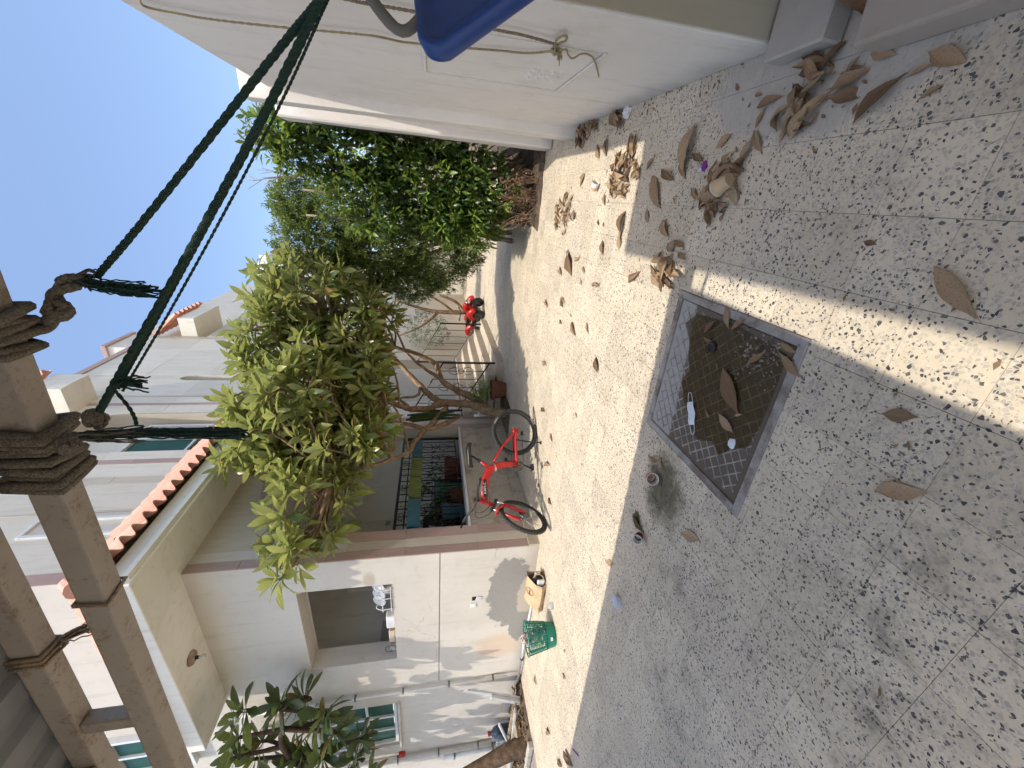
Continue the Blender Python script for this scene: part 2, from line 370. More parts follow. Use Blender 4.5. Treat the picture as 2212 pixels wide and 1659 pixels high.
def link(name, data, parent=None):
    o = bpy.data.objects.new(name, data); COL.objects.link(o)
    if parent is not None:
        o.parent = parent
        if parent.name in TRANS: o.matrix_parent_inverse = Matrix.Translation(parent.location).inverted()
    return o
def tag(o, label=None, cat=None, group=None, kind=None):
    if label: o['label'] = label
    if cat: o['category'] = cat
    if group: o['group'] = group
    if kind: o['kind'] = kind
    return o
def thing(name, label, cat, loc, group=None, local=False, rot=None):   # Empty at the thing's base; its parts are given in world (or local) coordinates
    o = bpy.data.objects.new(name, None); COL.objects.link(o); o.location = loc; o.empty_display_size = .1
    if rot: o.rotation_euler = rot
    if not local: TRANS.add(o.name)
    return tag(o, label, cat, group)
def bez(pts, n=6):
    pts = [Vector(p) for p in pts]; out = []
    for i in range(len(pts)-1):
        p0 = pts[max(i-1, 0)]; p1 = pts[i]; p2 = pts[i+1]; p3 = pts[min(i+2, len(pts)-1)]
        for k in range(n):
            t = k/n; out.append(.5*((2*p1)+(p2-p0)*t+(2*p0-5*p1+4*p2-p3)*t*t+(3*p1-p0-3*p2+p3)*t**3))
    out.append(pts[-1]); return out
def lerp(a, b, t): return a+(b-a)*t
def text_mesh(body, size, m, depth=.0006):
    c = bpy.data.curves.new('lettering', 'FONT'); c.body = body; c.size = size; c.extrude = depth; c.align_x = 'CENTER'; c.align_y = 'CENTER'; c.materials.append(MATS[m])
    o = bpy.data.objects.new('lettering', c); me = bpy.data.meshes.new_from_object(o); bpy.data.objects.remove(o); me.name = 'lettering'
    if not me.materials: me.materials.append(MATS[m])
    return me
# ------------------------------------------------------------------ measured positions (metres)
DRY=[(-0.130,0.914,0.198,-2.21,'fg'),(-0.530,0.884,0.105,-1.18,'fg'),(-0.754,0.778,0.159,-0.89,'fg'),(-1.714,1.518,0.174,-1.01,'fg'),
 (-2.085,2.011,0.185,-1.63,'olive'),(-2.057,2.022,0.131,-2.28,'olive'),(-1.543,2.048,0.110,-1.39,'fg'),(-1.498,1.958,0.080,-2.20,'fg'),
 (-2.763,2.235,0.143,-0.84,'fg'),(-0.028,1.218,0.044,-1.68,'fg'),(-4.973,2.548,0.121,-0.88,'sun'),(-4.682,2.657,0.093,-0.35,'sun'),
 (-6.424,3.303,0.154,-1.62,'sun'),(-6.346,2.625,0.200,-0.54,'sun'),(-5.631,2.056,0.290,-0.86,'sun'),(-6.079,2.191,0.196,-0.69,'sun'),
 (-1.970,4.863,0.200,-1.50,'sun'),(-2.715,4.150,0.136,-2.06,'sun'),(-3.123,4.142,0.200,-1.17,'sun'),(-3.710,4.419,0.156,-1.18,'sun'),
 (-2.570,4.629,0.151,-1.51,'sun'),(-1.196,3.957,0.224,-2.00,'sun'),(-1.071,3.579,0.139,-2.35,'sun'),(-1.310,3.211,0.163,-2.37,'sun'),
 (-2.005,3.489,0.088,-1.79,'sun'),(-3.509,3.858,0.154,-1.45,'sun'),(-1.256,4.420,0.096,-1.89,'sun'),(-0.566,3.925,0.098,-2.17,'sun'),
 (-0.995,4.438,0.130,-2.00,'sun'),(-0.564,4.391,0.340,-2.40,'sun'),(-0.500,4.164,0.158,-1.15,'sun'),(-0.702,4.680,0.160,-2.17,'sun'),
 (-0.638,3.544,0.180,-1.43,'sun'),(-0.309,3.540,0.144,-2.54,'sun'),(-0.443,2.843,0.183,-0.90,'sun'),(-0.400,2.542,0.162,-2.23,'sun'),
 (-0.693,3.953,0.083,-2.25,'sun'),(-1.198,5.097,0.141,-2.25,'sun'),(-1.031,4.472,0.153,-2.28,'sun'),(-0.111,3.737,0.082,-2.41,'sun'),
 (-0.120,3.611,0.048,-2.51,'sun'),(0.257,4.352,0.162,-0.70,'sun'),(0.082,3.679,0.121,-2.59,'sun'),(-0.085,3.208,0.191,-3.09,'sun'),
 (-0.219,3.216,0.156,-3.07,'sun'),(0.141,2.786,0.289,-2.33,'shade'),(0.239,2.672,0.183,-1.95,'shade'),(0.363,2.505,0.276,-0.14,'shade'),
 (0.273,2.517,0.150,-2.49,'shade'),(0.318,2.389,0.129,-1.94,'shade'),(-0.077,2.565,0.168,-2.17,'shade'),(0.101,2.535,0.048,-2.10,'shade'),
 (0.129,2.333,0.130,-2.07,'shade'),(0.378,2.190,0.117,-1.06,'shade'),(-0.012,2.842,0.113,-2.58,'shade'),(-0.153,2.427,0.053,-2.11,'shade'),
 (0.507,3.825,0.176,-2.83,'sun'),(0.505,3.341,0.138,-2.33,'shade'),(0.483,4.030,0.173,-2.42,'sun'),(0.312,1.988,0.138,-0.30,'shade'),
 (0.319,2.959,0.114,-0.94,'sun'),(-1.087,4.106,0.068,-2.16,'sun'),(0.419,1.397,0.178,-0.82,'near'),(0.477,1.297,0.068,-1.24,'near'),
 (0.409,1.232,0.065,-1.11,'near'),(0.495,1.227,0.127,-2.00,'near'),(0.555,1.446,0.097,-1.82,'near'),(0.504,1.935,0.149,-1.44,'near'),
 (0.448,1.962,0.087,-0.31,'near'),(0.349,1.928,0.138,-2.42,'near'),(0.314,1.999,0.106,-0.57,'near'),(0.548,2.021,0.037,-1.75,'near'),
 (0.549,1.554,0.065,-0.49,'near'),(0.613,2.199,0.055,-2.38,'near'),(-0.534,1.876,0.119,-0.63,'cover'),(-0.461,1.686,0.111,-0.70,'cover'),
 (-0.606,1.852,0.112,-1.62,'cover'),(-0.449,1.772,0.125,-2.53,'cover'),(-0.580,1.512,0.137,-0.67,'cover'),(-0.787,1.584,0.259,-2.33,'cover'),
 (-0.534,1.329,0.148,-1.96,'cover'),(-0.951,1.552,0.148,-1.81,'cover'),(-0.472,1.364,0.101,-1.62,'cover'),(-0.978,1.690,0.066,-1.84,'cover'),
 (-0.711,1.729,0.051,-2.47,'cover'),(-0.873,1.491,0.052,-0.91,'cover')]
HEAPS=[(0.701,4.511,0.12,0.20,30,'wall'),(0.754,4.239,0.12,0.30,10,'wall'),(0.688,3.653,0.07,0.16,10,'wallbag'),(0.287,3.362,0.20,0.27,58,'big'),(-0.088,4.796,0.22,0.42,40,'long'),(-0.276,2.398,0.14,0.20,30,'corner'),(0.151,2.094,0.15,0.15,36,'cup'),(0.491,1.691,0.15,0.17,30,'block')]
YA=[(0.700,2.649,2.815),(0.700,2.768,2.858),(0.700,2.792,2.740),(0.700,2.804,2.603),(0.700,2.754,2.272),(0.700,2.668,1.886),(0.700,2.654,1.773),(0.700,2.673,1.673),(0.700,2.665,1.604),(0.700,2.631,1.428),(0.700,2.600,1.306),(0.700,2.562,1.167),(0.700,2.530,1.021),(0.700,2.429,0.905)]
YB=[(0.695,2.210,2.016),(0.695,2.242,1.816),(0.695,2.241,1.729),(0.695,2.244,1.537),(0.695,2.280,1.235),(0.695,2.288,1.100),(0.695,2.328,0.929)]
YT=[(0.695,2.400,0.903),(0.695,2.387,0.878),(0.695,2.372,0.860),(0.695,2.428,0.836),(0.695,2.481,0.799),(0.695,2.448,0.785),(0.695,2.398,0.778),(0.695,2.385,0.746),(0.695,2.431,0.698),(0.695,2.559,0.629),(0.695,2.704,0.560)]
YL=[(0.690,2.317,0.929),(0.690,2.261,0.943),(0.690,2.200,0.933),(0.690,2.199,0.913),(0.690,2.249,0.902),(0.690,2.288,0.918),(0.690,2.330,0.922)]
YF_=[(0.690,2.389,0.903),(0.690,2.446,0.874),(0.690,2.513,0.854)]
LIMBS={'A':([(-3.95,7.03,0.14),(-3.95,7.03,0.34),(-3.92,7.19,0.56),(-3.90,7.30,0.78),(-3.85,7.25,1.31),(-3.80,6.96,1.57),(-3.70,6.75,1.92),(-3.60,6.70,2.12),(-3.50,6.80,2.49),(-3.40,6.62,2.88)],0.105,0.030),
 'B':([(-3.95,7.03,0.34),(-3.85,7.45,0.64),(-3.70,7.54,1.01),(-3.50,7.59,1.31),(-3.30,7.97,1.44),(-3.10,8.01,1.77),(-2.90,7.93,2.28),(-2.70,7.73,2.71)],0.085,0.028),
 'C':([(-3.86,7.23,1.25),(-3.80,7.44,1.51),(-3.70,7.77,1.77),(-3.40,8.29,2.23),(-3.20,8.15,2.38),(-2.90,8.09,2.93),(-2.50,7.47,3.37)],0.070,0.025),
 'D':([(-3.85,6.71,1.02),(-3.80,6.21,1.51),(-3.75,6.28,1.95),(-3.70,6.30,2.37),(-3.60,5.86,2.76)],0.050,0.020),
 'E':([(-3.86,7.06,1.25),(-3.80,6.40,1.51),(-3.75,5.95,1.72),(-3.72,5.57,1.84),(-3.70,5.36,1.88),(-3.60,5.02,2.11),(-3.50,4.72,2.46),(-3.50,4.51,2.83)],0.055,0.020),
 'F':([(-3.70,7.77,1.77),(-3.75,7.42,1.83),(-3.75,7.28,2.17),(-3.70,6.68,2.63)],0.030,0.018),
 'H':([(-3.50,7.59,1.31),(-3.40,7.61,1.44),(-3.20,7.72,1.77),(-3.00,7.93,2.06)],0.050,0.020),
 'I':([(-3.70,6.75,1.92),(-3.65,7.09,2.18),(-3.60,7.27,2.56),(-3.50,7.28,2.94)],0.035,0.018),
 }
FR=[(-6.318,3.390,3.944),(-7.245,3.550,4.239),(-7.762,3.710,4.081),(-6.415,3.470,3.532),(-7.409,3.630,3.253),(-6.707,3.390,2.968),(-7.942,3.550,3.479),(-8.716,3.710,2.791),(-7.569,3.470,4.324),(-8.058,3.630,4.209),(-7.850,3.390,3.137),(-8.136,3.550,3.664),(-6.768,3.710,3.361),(-7.376,3.470,2.913)]
FS=[(-8.419,3.550,3.765),(-7.662,3.550,3.705),(-7.203,3.550,3.650),(-6.687,3.550,3.591)]
G1=[(-0.303,1.386,2.474),(-0.154,1.382,2.325),(0.084,1.371,2.094),(0.295,1.351,1.886),(0.402,1.328,1.770),(0.488,1.326,1.689)]
G2=[(-0.674,1.193,2.466),(-0.442,1.228,2.314),(-0.107,1.272,2.090),(0.167,1.305,1.912),(0.397,1.325,1.770),(0.492,1.332,1.711)]
G2b=[(-0.589,1.219,2.400),(-0.360,1.253,2.250),(-0.059,1.287,2.054),(0.201,1.316,1.889),(0.406,1.336,1.761),(0.496,1.341,1.701)]
G2c=[(-0.594,1.213,2.387),(-0.364,1.247,2.231),(-0.069,1.278,2.036),(0.197,1.310,1.871),(0.401,1.332,1.755),(0.497,1.339,1.695)]
K1=[(-0.438,1.255,2.610),(-0.440,1.294,2.609),(-0.428,1.311,2.584),(-0.391,1.330,2.558),(-0.352,1.360,2.572),(-0.320,1.375,2.539),(-0.306,1.381,2.499)]
K1T=[(-0.315,1.381,2.552),(-0.318,1.365,2.486),(-0.325,1.347,2.420),(-0.326,1.329,2.341),(-0.325,1.315,2.272)]
K2=[(-0.758,1.133,2.558),(-0.738,1.160,2.526),(-0.710,1.177,2.506),(-0.674,1.193,2.466)]
K2T=[(-0.710,1.164,2.487),(-0.700,1.149,2.395),(-0.688,1.132,2.291),(-0.678,1.111,2.173),(-0.669,1.092,2.069),(-0.669,1.082,2.023)]
K3=[(-0.564,1.196,2.390),(-0.558,1.190,2.352),(-0.559,1.180,2.309)]
K4=[(-0.585,1.194,2.390),(-0.618,1.171,2.357),(-0.646,1.154,2.338),(-0.669,1.141,2.331)]
WR=[(-0.778,1.180,2.675),(-0.718,1.180,2.577),(-0.911,1.180,2.700),(-0.849,1.180,2.575)]
# ------------------------------------------------------------------ ground
ground = MB().quad((-120,-60,-.014), (120,-60,-.014), (120,200,-.014), (-120,200,-.014)).build('ground', 'grout'); tag(ground, kind='structure')
T = .262; GAP = .0007
TX = lambda i: -.2 + T*i
TY = lambda j: .985 + T*j
MH = (-1.352, -.404, 1.283, 2.238)
tile_mb = MB().box(GAP, T-GAP, GAP, T-GAP, -.013, 0)
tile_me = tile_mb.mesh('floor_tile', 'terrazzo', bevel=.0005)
far = MB(); ntile = 0
def cut(x0, x1, y0, y1):
    a, b, c, d = MH
    if x1 <= a or x0 >= b or y1 <= c or y0 >= d: return None
    out = []
    if x0 < a: out.append((x0, a, y0, y1))
    if x1 > b: out.append((b, x1, y0, y1))
    u, v = max(x0, a), min(x1, b)
    if y0 < c: out.append((u, v, y0, c))
    if y1 > d: out.append((u, v, d, y1))
    return [r for r in out if r[1]-r[0] > .02 and r[3]-r[2] > .02]
for j in range(-16, 72):
    for i in range(-28, 5):
        x, y = TX(i), TY(j)
        pieces = cut(x, x+T, y, y+T)
        if pieces is not None:
            for a, b, c, d in pieces:
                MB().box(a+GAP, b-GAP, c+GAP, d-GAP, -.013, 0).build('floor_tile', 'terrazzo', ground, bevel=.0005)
            continue
        # nearest tiles seen by the camera are pieces of their own
        if -4 <= j <= 9 and -1.95*(y+.9)-.8 < x < .78 and x > -4.8 and ntile < 290:
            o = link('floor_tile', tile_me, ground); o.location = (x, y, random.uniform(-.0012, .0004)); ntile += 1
        else:
            z = random.uniform(-.001, .0004); far.quad((x+GAP, y+GAP, z), (x+T-GAP, y+GAP, z), (x+T-GAP, y+T-GAP, z), (x+GAP, y+T-GAP, z))
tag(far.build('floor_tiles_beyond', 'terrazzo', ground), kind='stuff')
# planting beds let into the paving
bed = MB(); N = 26
def soil_patch(name, x0, x1, y0, y1, h, seed):
    rnd = random.Random(seed); mb = MB(); nx = max(4, int((x1-x0)/.09)); ny = max(4, int((y1-y0)/.09))
    for j in range(ny+1):
        for i in range(nx+1):
            e = min(i, j, nx-i, ny-j); mb.v.append((lerp(x0, x1, i/nx)+rnd.uniform(-.03, .03), lerp(y0, y1, j/ny)+rnd.uniform(-.03, .03), .004 + (h*rnd.uniform(.4, 1) if e else 0)))
    for j in range(ny):
        for i in range(nx): a = j*(nx+1)+i; mb.f.append((a, a+1, a+nx+2, a+nx+1))
    o = mb.build(name, 'soil', smooth=True); tag(o, kind='structure'); return o
soil_patch('ground_soil', -.35, .98, 6.02, 10.2, .05, 1)
soil_patch('ground_soil', -10.6, -7.55, 3.02, 3.98, .09, 2)
soil_patch('ground_soil', -4.42, -3.72, 6.75, 7.75, .05, 3)

# ------------------------------------------------------------------ the house on the left
XF, YF = -4.45, 4.0
house = thing('house', 'two storey house with stone facade, arched veranda and tiled eave behind the trees', 'house', (XF, YF, 0))
ZS = 4.52
# front wall (faces the yard), with the open hatch-like window
fw = MB()
for a, b, c, d in ((-4.96, XF, 0, 1.402), (-4.96, XF, 1.418, ZS), (-7.4, -6.65, 0, 1.402), (-7.4, -6.65, 1.418, ZS), (-6.65, -4.96, 0, 1.402), (-6.65, -4.96, 1.418, 2.06), (-6.65, -4.96, 3.3, ZS)):
    fw.box(a, b, YF, YF+.3, c, d)
fw.box(-7.4, XF, YF+.03, YF+.29, 1.39, 1.43)
fwo = fw.build('front_wall', 'plaster_white', house)
MB().box(-7.395, XF-.01, YF+.012, YF+.03, 1.403, 1.417).build('groove', 'concrete', house)
fl = MB()
for a, b, c, d in ((-7.9, -7.4, 0, 9.5), (-9.25, -7.9, 0, 2.1), (-9.25, -7.9, 3.5, 9.5), (-13, -9.25, 0, 9.5)): fl.box(a, b, YF+.02, YF+.3, c, d)
fl.build('side_front_wall', 'plaster_white', house)
# upper front wall
uf = MB()
for a, b, c, d in ((-7.45, XF, ZS+.02, 9.55), ): uf.box(a, b, YF+.004, YF+.28, c, d)
uf.build('upper_front_wall', 'plaster_white', house)
# windows in the front
def window(x0, x1, z0, z1, y, cols, rows, parent, name='window'):
    f = MB(); w = .05
    f.box(x0, x1, y-.05, y+.05, z0, z0+w); f.box(x0, x1, y-.05, y+.05, z1-w, z1); f.box(x0, x0+w, y-.05, y+.05, z0+w, z1-w); f.box(x1-w, x1, y-.05, y+.05, z0+w, z1-w)
    xs = [x0+w+(x1-x0-2*w)*k/cols for k in range(1, cols)]
    for x in xs: f.box(x-.022, x+.022, y-.045, y+.045, z0+w, z1-w)
    for zr in rows: f.box(x0+w, x1-w, y-.04, y+.04, zr-.02, zr+.02)
    o = f.build(name, 'aluminium_white', parent, bevel=.004)
    ys = [x0+w]+xs+[x1-w]; zs = [z0+w]+list(rows)+[z1-w]
    for i in range(len(ys)-1):
        for j in range(len(zs)-1): MB().box(ys[i]+.022, ys[i+1]-.022, y-.006, y+.006, zs[j]+.02, zs[j+1]-.02).build('pane', 'green_glass', o)
    return o
w1 = window(-9.23, -7.92, 2.12, 3.48, YF+.10, 3, (2.62, ), house)
MB().box(-9.3, -7.86, YF-.035, YF+.04, 2.06, 2.10).build('sill', 'stone_cream', w1, bevel=.006)
MB().box(-9.62, -9.5, YF-.03, YF+.02, 2.02, 2.13).build('red_sign', 'red_sticker', house)
def windowX(y0, y1, z0, z1, x, cols, rows, parent):
    f = MB(); w = .05
    f.box(x-.05, x+.05, y0, y1, z0, z0+w); f.box(x-.05, x+.05, y0, y1, z1-w, z1); f.box(x-.05, x+.05, y0, y0+w, z0+w, z1-w); f.box(x-.05, x+.05, y1-w, y1, z0+w, z1-w)
    ys = [y0+w+(y1-y0-2*w)*k/cols for k in range(1, cols)]
    for y in ys: f.box(x-.045, x+.045, y-.022, y+.022, z0+w, z1-w)
    for zr in rows: f.box(x-.04, x+.04, y0+w, y1-w, zr-.02, zr+.02)
    o = f.build('window', 'aluminium_white', parent, bevel=.004)
    yy = [y0+w]+ys+[y1-w]; zz = [z0+w]+list(rows)+[z1-w]
    for i in range(len(yy)-1):
        for j in range(len(zz)-1): MB().box(x-.006, x+.006, yy[i]+.022, yy[i+1]-.022, zz[j]+.02, zz[j+1]-.02).build('pane', 'green_glass', o)
    return o
# upper front window seen through the truss
wb = MB().box(-8.62, -7.66, YF-.02, YF+.02, 5.2, 6.25)
window(-8.6, -7.68, 5.22, 6.23, YF-.02, 2, (), house)

# facade towards the passage, ground floor: plinth, arch, piers
AY0, AY1, ASP = 4.48, 7.24, 2.65; AR = (AY1-AY0)/2; AC = (AY0+AY1)/2
def arch_pts(c, r, zs, n=20, rz=None): return [(c - r*math.cos(math.pi*k/n), zs + (rz or r)*math.sin(math.pi*k/n)) for k in range(n+1)]
fa = MB(); TH = .28
fa.box(XF-TH, XF, YF+.3, AY0, 0, ZS); fa.box(XF-TH, XF, AY1, 7.72, 0, ZS); fa.box(XF-TH, XF, AY0, AY1, 0, .94)
ap = arch_pts(AC, AR, ASP)
for (a, za), (b, zb) in zip(ap, ap[1:]): fa.prism([(a, za), (b, zb), (b, ZS), (a, ZS)], 'x', XF-TH, XF)
fa.box(XF-TH, XF, 7.72, 11.1, 4.05, ZS); fa.box(XF-TH, XF, 11.1, 21, 0, ZS)
faw = fa.build('facade_wall', 'stone_cream', house)
# cladding pieces, each a slab 12 mm proud
def slab(y0, y1, z0, z1, m, t=.012, x=XF, parent=faw, jit=.002):
    g = .002; return MB().box(x, x+t+random.uniform(-jit, jit), y0+g, y1-g, z0+g, z1-g).build('stone_panel', m, parent, bevel=.0015)
zj = [.165, .86, 1.88, 2.9, 3.9, ZS-.01]
slab(YF, 4.47, .0, .16, 'stone_plinth', .03)
for za, zb in zip(zj, zj[1:]):
    slab(YF+.002, 4.145, za, zb, 'stone_pink')
for za, zb in zip(zj[:3], zj[1:3]+[2.65]): slab(4.147, 4.30, za, zb, 'stone_cream')
for za, zb in zip(zj[:3], zj[1:3]+[2.65]): slab(4.302, 4.478, za, zb, 'stone_pink', .014)
slab(7.242, 7.41, .165, 1.6, 'stone_pink', .014); slab(7.242, 7.41, 1.6, 2.65, 'stone_pink', .014)
for za, zb in zip(zj, zj[1:]): slab(7.412, 7.60, za, zb, 'stone_cream'); slab(7.602, 7.72, za, zb, 'stone_pink')
slab(7.242, 7.72, 0, .16, 'stone_plinth', .03)
inr, outr = arch_pts(AC, AR, ASP), arch_pts(AC, AR+.17, ASP)
for k in range(0, 20, 2):
    poly = [inr[k], inr[k+1], inr[k+2], outr[k+2], outr[k+1], outr[k]]
    MB().prism(poly, 'x', XF, XF+.014).build('arch_stone', 'stone_pink', faw)
yy = 4.5
for k, (za, zb) in enumerate(((.004, .2), (.2, .62), (.62, .93))):
    y = 4.48 + (.0, .32, .1)[k]
    if y > 4.481: slab(4.48, y, za, zb, 'stone_plinth')
    while y < 7.23: e = min(y+.52, 7.24); slab(y, e, za, zb, 'stone_plinth'); y = e
MB().box(XF-.3, XF+.035, 4.47, 7.25, .945, .985).build('sill', 'paint_white', house, bevel=.006)
# veranda inside
vi = MB()
vi.box(-7.3, -7.1, 4.3, 12.5, .85, ZS)        # back wall
vi.box(-7.1, XF-TH, 7.5, 7.62, .85, ZS)       # cross wall
vi.box(-7.1, XF-TH, 4.3, 4.36, .85, 2.06); vi.box(-7.1, XF-TH, 4.3, 4.36, 3.3, ZS-.2)
vi.box(-7.1, XF-TH, 4.3, 12.4, ZS-.22, ZS-.02)
vi.build('veranda_wall', 'plaster_inside', house)
MB().box(-7.1, XF-TH+.002, 4.3, 7.5, .70, .85).build('veranda_floor', 'stone_step', house)
dj = MB().box(-7.09, -7.02, 5.6, 5.72, .85, 3.0).box(-7.09, -7.02, 6.5, 6.62, .85, 3.0).box(-7.09, -7.02, 5.6, 6.62, 3.0, 3.12).build('door_frame', 'paint_white', house, bevel=.01)
MB().box(-7.09, -7.05, 5.73, 6.49, .86, 2.99).build('door', 'paint_white', dj)
for k, z in enumerate((1.0, 2.0)): MB().box(-7.055, -7.035, 5.85, 6.37, z, z+.85).build('door_panel', 'aluminium_white', dj, bevel=.01)
for y in (7.05, 7.32): MB().box(-7.1, -7.085, y, y+.12, 2.5, 2.6).build('switch_plate', 'switch_plate', house, bevel=.004)
MB().box(-7.1, -7.07, 4.42, 4.95, .85, 2.4).build('door_recess', 'concrete', house)
MB().box(-7.0, -4.75, 7.47, 7.5, .86, .98).build('skirting', 'stone_cream', house)
# entrance porch beyond the arch
po = MB().box(-6.0, -5.8, 7.62, 11.2, .85, ZS-.2).box(-5.8, XF-TH, 11.1, 11.25, .85, ZS-.2).build('porch_wall', 'plaster_inside', house)
MB().box(-5.8, XF, 7.62, 11.1, .6, .85).build('porch_floor', 'stone_step', house)
dj = MB().box(-5.8, -5.72, 8.5, 8.6, .85, 3.2).box(-5.8, -5.72, 10.0, 10.1, .85, 3.2).box(-5.8, -5.72, 8.5, 10.1, 3.2, 3.32).build('door_frame', 'paint_white', house, bevel=.01)
MB().box(-5.8, -5.76, 8.6, 9.298, .86, 3.19).box(-5.8, -5.76, 9.302, 10, .86, 3.19).build('door', 'paint_white', dj)
for y in (8.68, 9.4):
    for z in (.98, 1.75, 2.5): MB().box(-5.76, -5.74, y, y+.52, z, z+.6).build('door_panel', 'aluminium_white', dj, bevel=.012)
# entrance steps
for k in range(5):
    x1 = -3.15-.3*k; z1 = .17*(k+1)
    o = MB().box(XF+.002 if k < 4 else -4.7, x1-.02, 7.82, 11.08, z1-.17 if k else 0, z1-.035).build('step', 'stone_step', house)
    MB().box(x1-.33, x1, 7.80, 11.10, z1-.034, z1).build('tread', 'stone_cream', o, bevel=.006)
# upper storey
uw = MB(); RX0, RX1, RS = 6.72, 8.10, 7.3
uw.box(XF-.3, XF-.004, YF+.3, RX0, ZS+.02, 9.5); uw.box(XF-.3, XF-.004, RX1, 9.66, ZS+.02, 9.5); uw.box(XF-.3, XF-.004, 9.95, 12.6, ZS+.02, 9.5); uw.box(XF-.3, XF-.004, RX0, RX1, ZS+.02, 5.3)
rc, rr_ = (RX0+RX1)/2, (RX1-RX0)/2
ra = arch_pts(rc, rr_, RS, 14, .95)
for (a, za), (b, zb) in zip(ra, ra[1:]): uw.prism([(a, za), (b, zb), (b, 9.5), (a, 9.5)], 'x', XF-.3, XF-.004)
uw.box(XF-.3, XF-.004, 9.66, 9.95, ZS+.02, 5.6)
na = arch_pts(9.805, .145, 7.1, 8, .3)
for (a, za), (b, zb) in zip(na, na[1:]): uw.prism([(a, za), (b, zb), (b, 9.5), (a, 9.5)], 'x', XF-.3, XF-.004)
upw_o = uw.build('upper_wall', 'stone_grey', house)
MB().box(XF-.34, XF-.3, 6.5, 10.2, 5.2, 8.6).build('recess_back', 'plaster_cream', house)
rb = MB()
ro = arch_pts(rc, rr_-.004, RS, 14, .946)
for (a, za), (b, zb) in zip(ro, ro[1:]): rb.prism([(a, za), (b, zb), (b*.0+b, zb-.05), (a, za-.05)], 'x', XF-.29, XF-.001)
rb.box(XF-.29, XF-.001, RX1-.05, RX1-.004, 5.3, RS).build('recess_lining', 'stone_cream', house)
windowX(6.95, 7.95, 5.4, 7.05, XF-.24, 2, (6.0, ), house)
windowX(9.70, 9.92, 5.7, 7.0, XF-.22, 1, (), house)
windowX(4.76, 5.10, 5.5, 6.75, XF-.02, 1, (), house)
def usl(y0, y1, z0, z1, m, t=.010): return slab(y0, y1, z0, z1, m, t, XF-.003, upw_o)
for a, b, m in ((YF+.005, 4.17, 'stone_pink'), (5.20, 5.24, 'stone_cream'), (5.83, 6.0, 'stone_cream'), (6.36, 6.48, 'stone_pink'), (8.42, 8.52, 'stone_pink'), (8.8, 8.86, 'stone_cream')):
    for za, zb in ((5.1, 6.4), (6.4, 7.7), (7.7, 9.3)): usl(a, b, za, zb, m)
for a, b in ((4.17, 4.7), (5.24, 5.83), (6.0, 6.36), (6.48, 6.72), (8.10, 8.42), (8.52, 8.8), (8.86, 9.66), (9.95, 10.8), (10.8, 11.7), (11.7, 12.55)):
    for za, zb in ((4.6, 5.57), (5.57, 6.9), (6.9, 8.2), (8.2, 9.44)):
        if za > 5 or a > 8: usl(a, b, za, zb, 'stone_grey', .006)
MB().box(XF-.32, XF+.03, YF-.02, 11.8, 9.45, 9.6).build('coping', 'stone_pink', house, bevel=.008)
MB().box(-13, XF-.33, YF-.02, YF+.3, 9.5, 9.62).build('front_coping', 'stone_pink', house, bevel=.008)
# stepped block, boxes with little tiled roofs
MB().box(-8, XF-.01, 11.8, 12.9, 9.5, 10.12).build('roof_block', 'plaster_far', house)
MB().box(-8, XF+.04, 11.75, 13, 10.12, 10.24).build('block_coping', 'stone_pink', house, bevel=.01)
MB().box(-8.4, XF-.2, 12.6, 21, ZS+.02, 10.4).build('rear_upper_wall', 'stone_grey', house)
MB().box(XF-.21, XF-.02, 12.6, 12.85, ZS+.02, 9.5).build('corner_band', 'stone_cream', house)
MB().box(XF-.3, XF-.006, 12.85, 15.2, ZS+.02, 8.2).build('rear_arch_wall', 'stone_cream', house)
def tiled_box(y0, y1, z0, z1, xo):
    o = MB().box(XF-.2, xo, y0, y1, z0, z1).build('balcony_box', 'plaster_cream', house)
    n = max(3, int((y1-y0)/.2))
    for k in range(n):
        for q in range(3):
            t = link('roof_tile', tile_mesh, o); t.location = (xo+.08-.22*q, y0+.1+(y1-y0-.2)*k/(n-1), z1+.03+.22*q); t.rotation_euler = (0, R(45), 0)

# Spanish tile, one piece
tm = MB(); tm.open = True
NS = 10
for i in range(2):
    for j in range(NS+1):
        u = j/NS; y = (u-.5)*.195; h = .072*math.sin(math.pi*min(1, u/.62)) if u < .62 else -.03*math.sin(math.pi*(u-.62)/.38)
        for th in (0, .013): tm.v.append(((.02 if i == 0 else -.36), y, h+th + (0 if i == 0 else .012)))
for j in range(NS):
    a = 2*j; b = 2*(j+1); o = 2*(NS+1)
    tm.f += [(a+1, b+1, o+b+1, o+a+1), (a, o+a, o+b, b), (a, b, b+1, a+1), (o+a, o+a+1, o+b+1, o+b)]
tm.f += [(0, 1, 2*(NS+1)+1, 2*(NS+1)), (2*NS, 2*(NS+1)+2*NS, 2*(NS+1)+2*NS+1, 2*NS+1)]
tile_mesh = tm.mesh('roof_tile', 'roof_tile', smooth=False)
tiled_box(8.06, 8.75, 8.38, 8.95, XF+.55)
tiled_box(12.9, 14.45, 8.48, 8.9, XF+.52)

